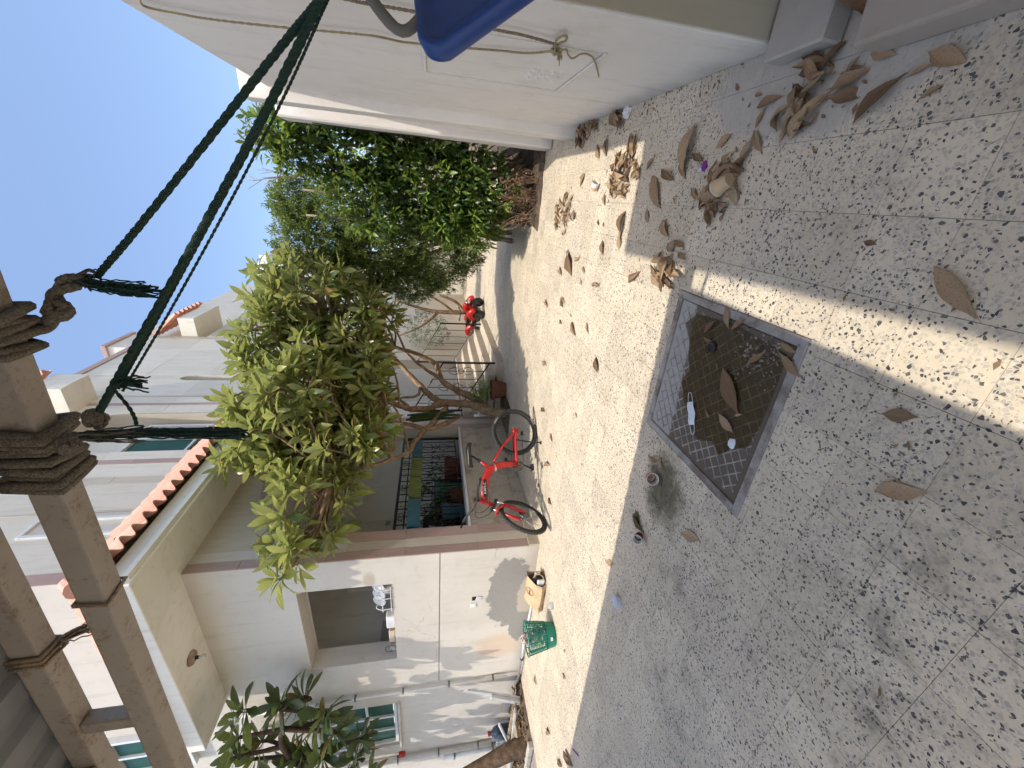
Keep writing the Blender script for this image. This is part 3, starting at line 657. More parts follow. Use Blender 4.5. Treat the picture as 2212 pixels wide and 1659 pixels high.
# eave canopy round the corner
CX, CY = -3.79, 3.34; CEND = 7.9; CL = -7.0
ca = MB()
ca.box(XF-.02, CX+.06, CY+.06, CEND, ZS, ZS+.05); ca.box(CL, XF-.02, CY+.06, YF+.02, ZS, ZS+.05)
can = ca.build('eave_soffit', 'plaster_cream', house)
fb = MB(); fb.box(CX-.06, CX, CY, CEND, ZS-.03, ZS+.25); fb.box(CL, CX-.06, CY, CY+.06, ZS-.03, ZS+.25); fb.box(CL, CL+.06, CY+.06, YF, ZS-.03, ZS+.25); fb.box(CX-.66, CX-.06, CEND-.06, CEND, ZS-.03, ZS+.25)
fb.build('fascia', 'plaster_cream', house, bevel=.008)
sl = MB()
sl.v = [(CX+.02, CY-.02, ZS+.26), (CX+.02, CEND, ZS+.26), (XF, CEND, ZS+1.02), (XF, YF, ZS+1.02), (CL, YF, ZS+1.02), (CL, CY-.02, ZS+.26)]
sl.f = [(0, 1, 2, 3), (0, 3, 4, 5)]
slo = sl.build('roof_slope', 'concrete', house)
ang = math.atan2(.76, .68)
ny = int((CEND-3.3)/.19)
for k in range(ny):
    for q in range(3):
        y = 3.46+.19*k; x = CX+.11-.29*q*math.cos(ang)
        if q and y < CY+.20*q+.05: continue
        t = link('roof_tile', tile_mesh, slo); t.location = (x, y, ZS+.235+.29*q*math.sin(ang)); t.rotation_euler = (random.uniform(-.03, .03), ang+random.uniform(-.03, .03), random.uniform(-.035, .035)); t.location.x += random.uniform(-.012, .012)
for k in range(16):
    for q in range(3):
        x = CX-.1-.19*k; y = CY-.11+.29*q*math.cos(ang)
        if q and x > CX-.25*q: continue
        t = link('roof_tile', tile_mesh, slo); t.location = (x, y, ZS+.235+.29*q*math.sin(ang)); t.rotation_euler = Euler((0, ang, -math.pi/2), 'XYZ')
hip = MB()
for q in range(3):
    a = Vector((CX+.06-.24*q, CY-.06+.24*q, ZS+.36+.26*q)); b = a+Vector((-.26, .26, .30)); hip.tube([a, b], [.085, .07], 10)
    hip.build('hip_tile', 'roof_tile', slo); hip = MB()
# soffit lamp
lamp = thing('ceiling_lamp', 'small round lamp holder with bare bulb under the cream eave', 'lamp', (-5.59, 3.7, ZS))
MB().lathe([(.0, 0), (.095, -.001), (.085, -.03), (.05, -.05), (.0, -.05)], 18, Matrix.Translation((-5.59, 3.7, ZS))).build('base', 'wood_old', lamp, smooth=True)
MB().tube([(-5.59, 3.7, ZS-.05), (-5.59, 3.7, ZS-.09)], .022, 10).build('socket', 'black_plastic', lamp)
MB().lathe([(.001, -.17), (.022, -.165), (.034, -.14), (.03, -.115), (.016, -.09)], 12, Matrix.Translation((-5.59, 3.7, ZS))).build('bulb', 'bulb_glass', lamp, smooth=True)
# pipes on the front wall
def pipe(x, z0, z1, r, name, y=YF-.045):
    o = MB().tube([(x-.05, y, z1), (x, y, z0)], r, 10).build(name, 'paint_white', house, smooth=True)
    k = z0+.25
    while k < z1:
        t = (k-z0)/(z1-z0); MB().box(x-.05*t-r-.012, x-.05*t+r+.012, y-r-.004, YF, k-.012, k+.012).build('bracket', 'steel_dark', o); k += .75
pipe(-7.46, .24, 4.4, .02, 'conduit_pipe'); pipe(-9.62, .40, 4.6, .045, 'drain_pipe'); pipe(-9.78, .1, 1.3, .05, 'drain_pipe')
# two broken socket boxes
MB().box(-5.48, -5.40, YF-.003, YF+.004, .86, .93).build('socket_hole', 'void_black', house)
MB().box(-5.62, -5.54, YF-.012, YF, .87, .95).build('socket_plate', 'paint_white', house, bevel=.004)
tg = MB().box(-.035, .035, -.004, .004, -.045, .045, Matrix.Translation((-5.43, YF-.012, .83)) @ Euler((.2, .35, .1)).to_matrix().to_4x4()).build('socket_cover', 'plastic_white', house)

# ------------------------------------------------------------------ iron railings
def scroll(c, r, sx, sz, rad=.006, turns=1.3):     # spiral in the y-z plane
    pts = []
    for k in range(15):
        a = 2*math.pi*turns*k/14; q = r*(1-.72*k/14); pts.append((0, c[0]+sx*(r - q*math.cos(a)) - sx*r*0, c[1]+sz*q*math.sin(a)))
    return pts
orn = MB()
orn.torus(.055, .007, 18, 6, Matrix.Rotation(math.pi/2, 4, 'Y'))
for sy in (-1, 1):
    for sz in (-1, 1):
        p = [(0, sy*.015, sz*.06), (0, sy*.075, sz*.10), (0, sy*.085, sz*.17), (0, sy*.03, sz*.27)]
        orn.tube(bez(p, 4), .0065, 5)
        q = [(0, sy*.075, sz*.10), (0, sy*.05, sz*.075), (0, sy*.085, sz*.065), (0, sy*.10, sz*.09)]
        orn.tube(bez(q, 3), .0055, 5)
orn_me = orn.mesh('scroll_ornament', 'iron_black', smooth=True)
crn = MB()
for sy in (-1, 1):
    crn.tube(bez([(0, 0, 0), (0, sy*.05, .01), (0, sy*.075, .05), (0, sy*.05, .08), (0, sy*.025, .055)], 4), .006, 5)
crn_me = crn.mesh('scroll_crest', 'iron_black', smooth=True)
bar_me = MB().box(-.007, .007, -.007, .007, 0, 1).mesh('railing_bar', 'iron_black')
rail = thing('veranda_railing', 'black wrought iron railing with scrolls filling the veranda arch', 'railing', (XF-.1, AC, .985))
xr = XF-.10
MB().box(xr-.02, xr+.02, AY0+.02, AY1-.2, 2.05, 2.09).build('top_rail', 'iron_black', rail)
MB().box(xr-.012, xr+.012, AY0+.02, AY1-.2, 1.93, 1.95).build('middle_rail', 'iron_black', rail)
MB().box(xr-.012, xr+.012, AY0+.02, AY1-.2, 1.06, 1.08).build('bottom_rail', 'iron_black', rail)
for y in (AY0+.03, AY1-.22): MB().box(xr-.02, xr+.02, y-.02, y+.02, .985, 2.05).build('post', 'iron_black', rail)
y = AY0+.2; k = 0
while y < AY1-.25:
    if k % 2 == 0: o = link('scroll_ornament', orn_me, rail); o.location = (xr, y, 1.45)
    o = link('railing_bar', bar_me, rail); o.location = (xr, y, 1.08); o.scale = (1, 1, .85)
    if k % 4 == 1: o = link('scroll_crest', crn_me, rail); o.location = (xr, y, 1.955)
    o = link('railing_bar', bar_me, rail); o.location = (xr, y, 1.95); o.scale = (.9, .9, .1)
    y += .17; k += 1
def stair_rail(y, label, ornate):
    t = thing('stair_railing', label, 'railing', (-3.25, y, .17))
    x0, x1 = -3.25, -4.42; zl = lambda x: .17+(x0-x)*.567
    MB().box(x0-.018, x0+.018, y-.018, y+.018, .17, 1.32).build('post', 'iron_black', t)
    MB().box(x1-.018, x1+.018, y-.018, y+.018, .84, 2.0).build('post', 'iron_black', t)
    for dz in (1.12, .12): MB().tube([(x0, y, zl(x0)+dz), (x1, y, zl(x1)+dz)], .016, 6).build('sloping_rail', 'iron_black', t)
    n = 6
    for k in range(1, n):
        x = lerp(x0, x1, k/n); o = link('railing_bar', bar_me, t); o.location = (x, y, zl(x)+.12); o.scale = (.9, .9, 1.0)
        if ornate and k % 2: o = link('scroll_ornament', orn_me, t); o.location = (x, y, zl(x)+.62); o.rotation_euler = (0, 0, math.pi/2)
stair_rail(7.98, 'black iron stair railing with scroll ornaments on the near side of the steps', True)
stair_rail(10.9, 'black iron stair railing with plain bars on the far side of the steps', False)

# ------------------------------------------------------------------ right-hand boundary wall
XR = .77
bw = thing('boundary_wall', 'white plastered boundary wall in shade along the right of the yard', 'wall', (XR, 2.13, 0))
WM = Matrix.Translation((XR, 4.8, 0)) @ Matrix.Rotation(R(-1.21), 4, 'Z') @ Matrix.Translation((-XR, -4.8, 0))      # this stretch is a degree out of square
def wpart(o): o.matrix_basis = WM; return o
YE = 1.965
wpart(MB().box(XR, 1.05, YE, 4.8, 0, 3.0).build('wall_body', 'plaster_side', bw, bevel=.006))
MB().box(XR+.05, 1.05, 5.05, 5.7, 0, 3.0).box(XR+.25, 1.25, 6.05, 20, 0, 3.0).build('rear_wall_body', 'plaster_side', bw)
MB().box(XR-.10, 1.06, 4.802, 5.05, 0, 3.24).build('pilaster', 'plaster_side', bw, bevel=.005)
MB().box(XR-.12, 1.1, 5.702, 6.05, 0, 3.24).build('pilaster', 'plaster_side', bw, bevel=.02)
wpart(MB().box(XR+.012, .95, YE-.012, YE-.001, .0, 3.0).build('jamb', 'plaster_tan', bw))
MB().box(.635, 1.1, 1.64, 1.935, 0, .095).build('jamb_block', 'concrete', bw, bevel=.008)
MB().box(1.051, 1.76, 1.9, 2.1, 0, 3).build('inner_wall', 'plaster_side', bw)
hd = wpart(MB().box(XR-.006, XR, 2.42, 3.30, .66, 1.54).build('hatch_door', 'plaster_side', bw, bevel=.002))
wpart(MB().box(XR-.016, XR-.001, 3.302, 3.332, .64, 1.56).box(XR-.014, XR-.001, 2.40, 3.302, .635, .655).box(XR-.014, XR-.001, 2.40, 3.302, 1.542, 1.562).build('hatch_frame', 'plaster_side', bw, bevel=.003))
for i in range(4):
    for j in range(3):
        m = MB(); m.v = [(XR-.006, -.022, 0), (XR-.006, .022, 0), (XR-.006, .022, .03), (XR-.006, -.022, .03), (XR-.021, -.018, 0), (XR-.021, .018, 0)]
        m.v = [(a, b+2.86+.095*j, c+.74+.055*i) for a, b, c in m.v]; m.f = [(0, 1, 5, 4), (4, 5, 2, 3), (0, 4, 3), (1, 2, 5)]
        m.build('louvre', 'plaster_side', hd)
# cable along the wall behind the shrub
tag(MB().tube(bez([(XR-.13, 5.86, 2.9), (XR-.135, 5.9, 2.2), (XR-.13, 5.93, 1.7), (XR-.13, 6.04, 1.2)], 5), .006, 6).build('wall_cable', 'black_plastic'), 'thin black cable running down the far pilaster behind the shrub', 'cable')

# neighbouring building over the right of the yard: its slab and column stand beside the camera
nb = thing('side_building', 'concrete slab and column of the building at the near right corner', 'building', (.9, 0, 0))
MB().prism([(.10, 1.30), (.175, -1.6), (1.8, -1.6), (1.8, 1.30)], 'z', 4.86, 5.02).build('balcony_slab', 'concrete', nb)
MB().box(1.5, 1.75, -1.6, 1.98, 0, 4.86).box(.45, 1.5, -1.6, -1.4, 0, 4.86).build('shade_wall', 'concrete_pink', nb)  # unseen walls, added to darken the corner by the gate
MB().box(.76, 1.08, .98, 1.38, .13, 4.86).build('column', 'plaster_side', nb, bevel=.01)
MB().box(.56, 1.3, .86, 1.46, 0, .13).build('plinth', 'concrete_pink', nb, bevel=.012, seg=2)

# ------------------------------------------------------------------ steel carport overhead
cp = thing('carport', 'rusty steel carport truss with corrugated roof overhead', 'carport', (-2, 1.2, 0))
RT = Matrix.Translation((-.9, 1.2, 0)) @ Matrix.Rotation(R(3.2), 4, 'Z') @ Matrix.Translation((.9, -1.2, 0))
MB().box(-7.6, .6, 1.16, 1.238, 2.60, 2.688, RT).build('lower_chord', 'rusty_steel', cp, bevel=.008, seg=2)
MB().box(-7.6, -.1, 1.165, 1.240, 2.868, 2.955, RT).build('upper_chord', 'rusty_steel', cp, bevel=.008, seg=2)
MB().box(-7.6, -.1, -.78, -.70, 2.868, 2.955, RT).build('rear_chord', 'rusty_steel', cp, bevel=.008)
for x in (-2.04, -3.6, -5.2, -.2): MB().box(x-.03, x+.03, 1.17, 1.232, 2.688, 2.868, RT).build('stub', 'rusty_steel', cp, bevel=.005)
for x in (-2.3, -4.4, -6.4): MB().box(x-.035, x+.035, -.70, 1.163, 2.87, 2.945, RT).build('rafter', 'rusty_steel', cp, bevel=.006)
for x, y in ((-7.4, 1.2), (-7.4, -.74), (-.5, -.74)): MB().box(x-.05, x+.05, y-.05, y+.05, 0, 2.868, RT).build('post', 'rusty_steel', cp, bevel=.006)
sh = MB(); sh.open = True; x = -.13
prof = []
while x > -7.8:
    prof += [(x, 0), (x-.06, 0), (x-.085, .028), (x-.145, .028), (x-.17, 0)]; x -= .2
for px, pz in prof: yf = 1.232+(px+.9)*.056; sh.v += [(px-.044*1.9, -.85, 2.958+pz), (px, yf, 2.958+pz)]
for i in range(len(prof)-1): sh.f.append((2*i, 2*i+1, 2*i+3, 2*i+2))
sh.build('corrugated_sheet', 'sheet_metal', cp)
MB().tube([RT @ Vector((-1.36, 1.15, 2.69)), RT @ Vector((-1.35, 1.25, 2.69)), RT @ Vector((-1.35, 1.248, 2.595)), RT @ Vector((-1.37, 1.15, 2.595)), RT @ Vector((-1.36, 1.15, 2.69))], .007, 6).build('tie_wire', 'rope_brown', cp)

# ------------------------------------------------------------------ things at the end of the yard
fwl = thing('end_wall', 'sunlit pale wall closing the far end of the passage', 'wall', (-2, 20, 0))
MB().box(-12, 4, 20, 20.25, 0, 2.7).build('wall_body', 'plaster_far', fwl)
MB().box(-12, 4.05, 19.95, 20.3, 2.7, 2.8).build('coping', 'paint_white', fwl, bevel=.01)
fb = thing('far_building', 'white rooftop of a taller building showing behind the tree crown', 'building', (-4, 30, 0))
MB().box(-7.3, -4.7, 30, 36, 0, 12.3).build('wall', 'plaster_far', fb)
MB().box(-7.45, -4.6, 29.85, 36.1, 12.3, 12.85).build('parapet', 'paint_white', fb, bevel=.02)
MB().box(-6.3, -5.2, 30.2, 31.4, 12.85, 13.3).build('roof_unit', 'paint_white', fb)
MB().tube([(-5.5, 30.4, 12.85), (-5.35, 30.4, 13.7)], .05, 6).build('stub_pipe', 'wood_old', fb)
for k in range(2): MB().box(-6.9+1.3*k, -6.1+1.3*k, 29.94, 30.0, 9.6, 11.3).build('window', 'green_glass', fb)
simple('sofa_dark', (.022, .016, .013), .7)
# ------------------------------------------------------------------ plants
def leaf_tpl(L, W, fold=.25, droop=.3, shape=(.06, .55, .95, 1., .72, .0), wave=0., curl=0.):
    n = len(shape); v = []; f = []
    for i, s in enumerate(shape):
        t = i/(n-1); x = L*t*(1-.12*droop*t); z = -droop*L*t*t*.6 + curl*L*math.sin(t*math.pi)*.3
        w = max(s, .02)*W/2
        v += [(x, -w, z+fold*w+wave*W*math.sin(5*t)), (x, 0, z), (x, w, z+fold*w-wave*W*math.sin(5*t+1))]
    for i in range(n-1):
        a = 3*i; f += [(a, a+3, a+4, a+1), (a+1, a+4, a+5, a+2)]
    return v, f
def frame(d, roll=0., up=Vector((0, 0, 1))):
    x = d.normalized(); y = up.cross(x)
    y = y.normalized() if y.length > 1e-4 else Vector((0, 1, 0)); z = x.cross(y); M = Matrix((x, y, z)).transposed().to_4x4()
    return M @ Matrix.Rotation(roll, 4, 'X')
def rosette(rnd, tip, axis, n, L, spread=(25, 85)):
    axis = axis.normalized(); a = axis.orthogonal().normalized(); b = axis.cross(a); out = []
    ph = rnd.uniform(0, 6.28)
    for k in range(n):
        t = ph + 2.399*k; el = R(lerp(spread[0], spread[1], (k+.5)/n) + rnd.uniform(-10, 10))
        d = axis*math.cos(el) + (a*math.cos(t)+b*math.sin(t))*math.sin(el)
        s = L*rnd.uniform(.7, 1.12)*(.75+.35*(k/n)); out.append(Matrix.Translation(tip - axis*.05*k/n + d*.015) @ frame(d, rnd.uniform(-.35, .35)) @ Matrix.Scale(s, 4))
    return out
PL = [leaf_tpl(1, .31, .30, d, (.06, .40, .74, .97, 1., .66, .0), w) for d, w in ((.10, .03), (.30, .05), (.55, -.04), (.85, .06), (-.15, .02))]
FRL = [leaf_tpl(1, .40, .18, d, (.10, .36, .66, .92, 1.02, .72, .2)) for d in (.0, .2, .5)]
def leaf_meshes(tpls, name, m):
    out = []
    for v, f in tpls:
        mb = MB(); mb.open = True; mb.add(v, f); out.append(mb.mesh(name, m, smooth=True))
    return out
camp = Vector((0, 0, 1.5))
def leafy(tree, mats, tpls, leafname, m, nobj=300):
    """nearest leaves are pieces of their own, the rest one mesh"""
    meshes = leaf_meshes(tpls, leafname, m); mats = sorted(mats, key=lambda M: (M.translation-camp).length/M.to_scale().x)
    crown = MB(); crown.open = True; rnd = random.Random(5)
    for M in mats[nobj:]: v, f = tpls[rnd.randrange(len(tpls))]; crown.add(v, f, M)
    co = crown.build('crown', m, tree, smooth=True); tag(co, kind='stuff')
    for M in mats[:nobj]:
        o = link(leafname, meshes[rnd.randrange(len(meshes))], co); o.matrix_basis = M
    return co

# the plumeria in the middle
tree = thing('plumeria_tree', 'spreading tree with long yellow green leaves and bare forked limbs before the veranda', 'tree', (-3.95, 7.4, 0))
tr = MB(); tips = []
for k, (pts, r0, r1) in LIMBS.items():
    pts = [Vector(p) for p in pts]
    if k == 'A': pts = [Vector((pts[0].x, pts[0].y, -.05))] + pts[1:]
    c = bez(pts, 5); n = len(c); rnd = random.Random(ord(k)); tr.tube([p+Vector((rnd.uniform(-1, 1), rnd.uniform(-1, 1), rnd.uniform(-1, 1)))*.010 for p in c], [lerp(r0, r1, i/(n-1))*rnd.uniform(.9, 1.12) for i in range(n)], 9)
    tips.append((pts[-1], (pts[-1]-pts[-2]).normalized(), pts))
rnd = random.Random(11)
ELL = [((-2.95, 5.9, 3.45), (1.0, 1.4, .98), 118), ((-3.66, 4.2, 3.08), (.40, .75, .55), 27), ((-3.85, 3.6, 3.08), (.22, .33, .26), 6), ((-1.65, 7.2, 3.6), (.65, 1.05, .9), 72), ((-2.3, 6.5, 3.95), (.6, .8, .5), 30), ((-3.35, 5.8, 4.05), (.62, 1.0, .5), 40), ((-3.25, 5.0, 2.85), (.55, .75, .55), 28), ((-2.35, 6.7, 2.75), (.6, .85, .5), 32), ((-2.1, 7.2, 2.5), (.5, .6, .35), 16), ((-3.55, 5.4, 3.4), (.45, .9, .6), 20), ((-3.15, 5.1, 2.45), (.4, .7, .33), 17), ((-2.55, 5.2, 3.3), (.4, .7, .6), 26), ((-2.9, 6.2, 2.55), (.75, .9, .32), 34)]
leaf_M = []; twigs = []
hubs = [p for _, _, pts in tips for p in pts[len(pts)//2:]]
for c, r, n in ELL:
    c = Vector(c); k = 0
    while k < n:
        d = Vector((rnd.gauss(0, 1), rnd.gauss(0, 1), rnd.gauss(0, 1))).normalized(); q = rnd.uniform(.35, 1)**.5
        p = c + Vector((d.x*r[0], d.y*r[1], d.z*r[2]))*q
        ax = (d*.75 + Vector((.12, -.45, .45)) + Vector((rnd.gauss(0, .3), rnd.gauss(0, .3), rnd.gauss(0, .2)))).normalized()
        leaf_M += rosette(rnd, p, ax, rnd.randint(9, 15), rnd.uniform(.26, .36))
        twigs.append((p, ax, c)); k += 1
for p, ax, c in twigs:
    h = min(hubs, key=lambda q: (q-p).length + .6*abs(q.z-p.z if q.z > p.z else 0)); m = p - ax*.35
    if rnd.random() < .25: continue
    if (h-p).length < 2.2:
        tr.tube(bez([h, h.lerp(m, .55)+Vector((0, 0, -.05)), m, p], 3), [.022]*3+[.018]*3+[.013]*3+[.012], 5, cap=False)
    else: tr.tube([p-ax*.5, m, p], [.014, .013, .011], 5, cap=False)
tr.build('trunk', 'bark_plumeria', tree, smooth=True)
leafy(tree, leaf_M, PL, 'leaf', 'leaf_plumeria', 300)
# strips of an aloe-like plant tied in the fork
st = MB(); st.open = True
for k in range(9):
    z0 = 1.55-.05*k*rnd.random(); p = Vector((-3.83, 6.62+.028*k-.1, 1.9+rnd.uniform(-.06, .1))); st.tube([p, p+Vector((.04, 0, -.35)), p+Vector((.05, rnd.uniform(-.05, .05), -.75-rnd.uniform(0, .2)))], [.02, .026, .006], 5)
tag(st.build('green_strips', 'leaf_frangipani'), 'bundle of long dark green strips hanging in the fork of the tree', 'plant', kind=None)

# frangipani at the left edge
ft = thing('frangipani_tree', 'dark rounded leaf frangipani leaning in from the left against the white wall', 'tree', (-7.85, 3.1, 0))
fr = MB()
main = bez([(-7.85, 3.1, -.05), (-8.15, 3.2, .25), (-8.75, 3.3, .7), (-9.4, 3.4, 1.3), (-9.7, 3.5, 2.1), (-9.2, 3.5, 2.9), (-8.5, 3.55, 3.5)], 5)
fr.tube(main, [lerp(.15, .05, i/(len(main)-1)) for i in range(len(main))], 10)
fr.tube(bez([(-8.5, 3.55, 3.5)]+[FS[1], FS[2], FS[3]], 5), [.05]*6+[.04]*5+[.03]*5, 8)
rf = random.Random(3); FM = []
hub = [Vector(p) for p in FS[1:]] + [Vector((-8.5, 3.55, 3.5)), Vector((-9.0, 3.5, 3.1)), Vector((-8.0, 3.55, 3.6))]
extra = [(-8.6, 3.4, 4.3), (-9.2, 3.5, 4.0), (-9.0, 3.6, 4.7), (-9.6, 3.3, 3.5), (-8.5, 3.2, 2.5), (-9.3, 3.6, 2.6), (-8.8, 3.3, 2.9), (-7.9, 3.6, 2.6), (-8.4, 3.7, 3.4)]
for i, p in enumerate([Vector(q) for q in FR]+[Vector(q) for q in extra]):
    h = min(hub, key=lambda q: (q-p).length); ax = ((p-h)+Vector((.15, -.1, .45))).normalized()
    FM += rosette(rf, p, ax, rf.randint(13, 18), .38, (20, 105))
    fr.tube(bez([h, h.lerp(p, .5)+Vector((0, 0, -.07)), p-ax*.12, p], 4), [.035]*4+[.028]*4+[.024]*4+[.02], 7, cap=False)
fr.build('trunk', 'bark_dark', ft, smooth=True)
leafy(ft, FM, FRL, 'leaf', 'leaf_frangipani', 220)
fl_ = MB()
for c in ((FR[7]), (FR[7][0]+.1, FR[7][1], FR[7][2]-.1), FR[0]):
    for k in range(6):
        p = Vector(c)+Vector((rf.uniform(-.14, .14), rf.uniform(-.15, .05), rf.uniform(-.12, .12)))
        for q in range(5):
            a = q*1.2566; fl_.quad(p, p+Vector((math.cos(a-.4)*.02, -.008, math.sin(a-.4)*.02)), p+Vector((math.cos(a)*.034, -.012, math.sin(a)*.034)), p+Vector((math.cos(a+.4)*.02, -.008, math.sin(a+.4)*.02)))
fl_.open = True; fl_.build('blossom', 'paint_white', ft)

def bush(name, label, loc, ells, n, tpls, m, L, stems, barkm, seed, young=None, cat='shrub', up=.4, rs=(4, 6)):
    t = thing(name, label, cat, loc); rb = random.Random(seed); cr = MB(); cr.open = True; yg = MB(); yg.open = True; tot = sum(e[2] for e in ells); sm = MB()
    base = Vector(loc)
    for c, r, w in ells:
        c = Vector(c)
        for k in range(int(n*w/tot)):
            d = Vector((rb.gauss(0, 1), rb.gauss(0, 1), rb.gauss(0, 1))).normalized(); q = rb.uniform(.25, 1)**.4; lump = 1+.16*math.sin(5*d.x+seed)*math.sin(4*d.z+2*d.y)+rb.uniform(-.06, .1)
            p = c+Vector((d.x*r[0], d.y*r[1], d.z*r[2]))*q*lump
            if p.z < .08: continue
            ax = (d+Vector((.08+rb.gauss(0, .5), -.35+rb.gauss(0, .5), up+rb.gauss(0, .4)))).normalized()
            yo = young and q > .84 and rb.random() < .26
            for M in rosette(rb, p, ax, rb.randint(*rs), L*(1.05 if yo else 1), (20, 80)):
                v, f = tpls[rb.randrange(len(tpls))]; (yg if yo else cr).add(v, f, M)
    for pts, r0, r1 in stems:
        c = bez(pts, 4); sm.tube(c, [lerp(r0, r1, i/(len(c)-1)) for i in range(len(c))], 7)
    sm.build('trunk', barkm, t, smooth=True); tag(cr.build('crown', m, t, smooth=True), kind='stuff')
    if yg.v: tag(yg.build('young_shoots', young, t, smooth=True), kind='stuff')
    return t
FIC = [leaf_tpl(1, .36, .25, d, (.06, .75, 1., .62, 0.)) for d in (.1, .4, .7)]
FIN = [leaf_tpl(1, .30, .2, d, (.1, 1., .8, 0.)) for d in (.1, .5)]
st_ = [([(.45+.1*k, 6.7+.3*k, 0), (.35-.12*k, 6.8+.2*k, 1.), (.5-.3*k, 6.9, 2.2), (.6-.35*k, 7, 3.4)], .05, .015) for k in range(4)]
bush('ficus_shrub', 'tall dense dark green shrub with bright young shoots beside the white wall', (.35, 6.9, 0), [((.42, 6.75, 2.7), (.48, .6, 1.2), 10), ((.1, 6.9, 1.5), (.68, .65, 1.0), 10), ((-.15, 7.0, 2.45), (.6, .6, .8), 8), ((.15, 6.75, .85), (.62, .55, .6), 5), ((.6, 6.7, 3.4), (.32, .5, .5), 3), ((-.3, 6.9, 1.3), (.45, .5, .5), 4), ((-.25, 6.75, .95), (.5, .5, .55), 4), ((.72, 6.7, 1.9), (.25, .45, .9), 4)], 2300, FIC, 'leaf_ficus', .155, st_, 'bark_grey', 21, 'leaf_young', up=.3, rs=(5, 7))
st_ = [([(-.7+.15*k, 8.0+.15*k, 0), (-.6-.1*k, 8.1, 1.2), (-.7-.2*k, 8.2, 2.6), (-.5-.3*k, 8.2, 3.8)], .05, .012) for k in range(4)]
bush('henna_tree', 'feathery fine leaved tree standing between the dark shrub and the middle tree', (-.6, 8.2, 0), [((-1.55, 8.1, 1.9), (.45, .5, .6), 6), ((-1.5, 8.3, 3.0), (.45, .5, .6), 5), ((-.95, 8.1, 3.55), (.62, .5, .8), 8), ((-1.25, 8.1, 2.6), (.6, .5, .8), 7), ((-.6, 8.1, 3.3), (.68, .6, .85), 9), ((-.85, 8.1, 2.4), (.78, .6, .9), 11), ((-1.05, 8.1, 1.5), (.72, .6, .75), 9), ((-.3, 8.2, 3.9), (.42, .5, .42), 4), ((-.75, 8.1, .9), (.65, .5, .45), 5)], 7200, FIN, 'leaf_fine', .088, st_, 'bark_grey', 33, cat='tree', up=.5, rs=(6, 9))
st_ = [([(-3.3, 12.6, 0), (-3.35, 12.5, .8), (-3.3, 12.4, 1.6), (-3.0, 12.3, 2.6)], .10, .03), ([(-3.33, 12.5, .9), (-3.0, 12.4, 1.3), (-2.6, 12.3, 2.0)], .05, .02), ([(-3.33, 12.5, 1.3), (-3.8, 12.3, 1.9), (-4.1, 12.2, 2.6)], .05, .02), ([(-3.35, 12.5, .5), (-3.0, 12.4, .8), (-2.8, 12.35, 1.3)], .06, .03)]
bush('olive_tree', 'grey green small leaved tree with brown trunk behind the entrance steps', (-3.3, 12.6, 0), [((-2.6, 12.6, 2.6), (.95, .8, .9), 8), ((-3.9, 12.3, 1.7), (.6, .6, .7), 5), ((-2.2, 13, 1.7), (.7, .6, .8), 5), ((-3.2, 12.6, 3.6), (1.0, .8, .7), 5)], 1500, FIN, 'leaf_grey', .085, st_, 'bark_plumeria', 41, cat='tree', rs=(5, 8))
for k, (x, y, h, w, m) in enumerate(((-1.4, 15.5, 3.2, 1.1, 'leaf_fine'), (.1, 13.2, 3.4, .9, 'leaf_ficus'), (-3.2, 18.6, 2.6, 1.1, 'leaf_grey'))):
    bush('garden_tree', ('light green round tree at the far end of the passage', 'dark tree against the boundary wall behind the feathery tree', 'grey green tree in front of the far end wall')[k], (x, y, 0), [((x, y, h*.66), (w, w*.8, h*.36), 8), ((x+.4, y, h*.85), (w*.6, w*.6, h*.25), 4)], 620, FIN, m, .12, [([(x, y, 0), (x+.05, y, h*.3), (x, y, h*.6)], .07, .03)], 'bark_grey', 60+k, cat='tree', rs=(5, 7))
# dead brown undergrowth at the foot of the shrub
rb = random.Random(8); dg = MB(); dg.open = True; tw = MB()
for k in range(70):
    p = Vector((rb.uniform(-.25, .5), rb.uniform(6.1, 6.6), .03)); q = p+Vector((rb.uniform(-.2, .2), rb.uniform(-.22, .1), rb.uniform(.15, .62))); tw.tube(bez([p, p.lerp(q, .5)+Vector((rb.uniform(-.05, .05), 0, .05)), q], 3), .004, 4, cap=False)
    for j in range(9):
        s = p.lerp(q, rb.uniform(.4, 1.05))+Vector((rb.gauss(0, .03), rb.gauss(0, .03), rb.gauss(0, .03))); v, f = FIC[j % 3]; dg.add(v, f, Matrix.Translation(s) @ frame(Vector((rb.gauss(0, 1), rb.gauss(0, 1), rb.gauss(0, .6))), rb.uniform(0, 6)) @ Matrix.Scale(rb.uniform(.03, .055), 4))
dp = thing('dead_undergrowth', 'tangle of dead brown twigs at the foot of the dark shrub', 'plant', (.1, 6.3, 0))
tw.build('twigs', 'twig_bare', dp); tag(dg.build('dead_leaves', 'leaf_dead', dp), kind='stuff')
# bare twigs sticking up against the sky
bt = MB()
for k in range(11):
    p = Vector((rb.uniform(-.5, .75), rb.uniform(7.6, 8.4), 3.7+rb.uniform(-.3, .2))); d = Vector((rb.uniform(-.3, .3), 0, 1)); q = p+d*rb.uniform(.5, 1.0); bt.tube([p, p.lerp(q, .5)+Vector((.03, 0, 0)), q], [.012, .008, .004], 5, cap=False)
    for j in range(4):
        a = p.lerp(q, rb.uniform(.4, .95)); b = a+Vector((rb.uniform(-.2, .2), rb.uniform(-.1, .1), rb.uniform(.06, .22))); bt.tube([a, b], [.005, .003], 4, cap=False)
tag(bt.build('bare_branches', 'twig_bare'), 'thin leafless branches rising above the dark shrub against the sky', 'branches')

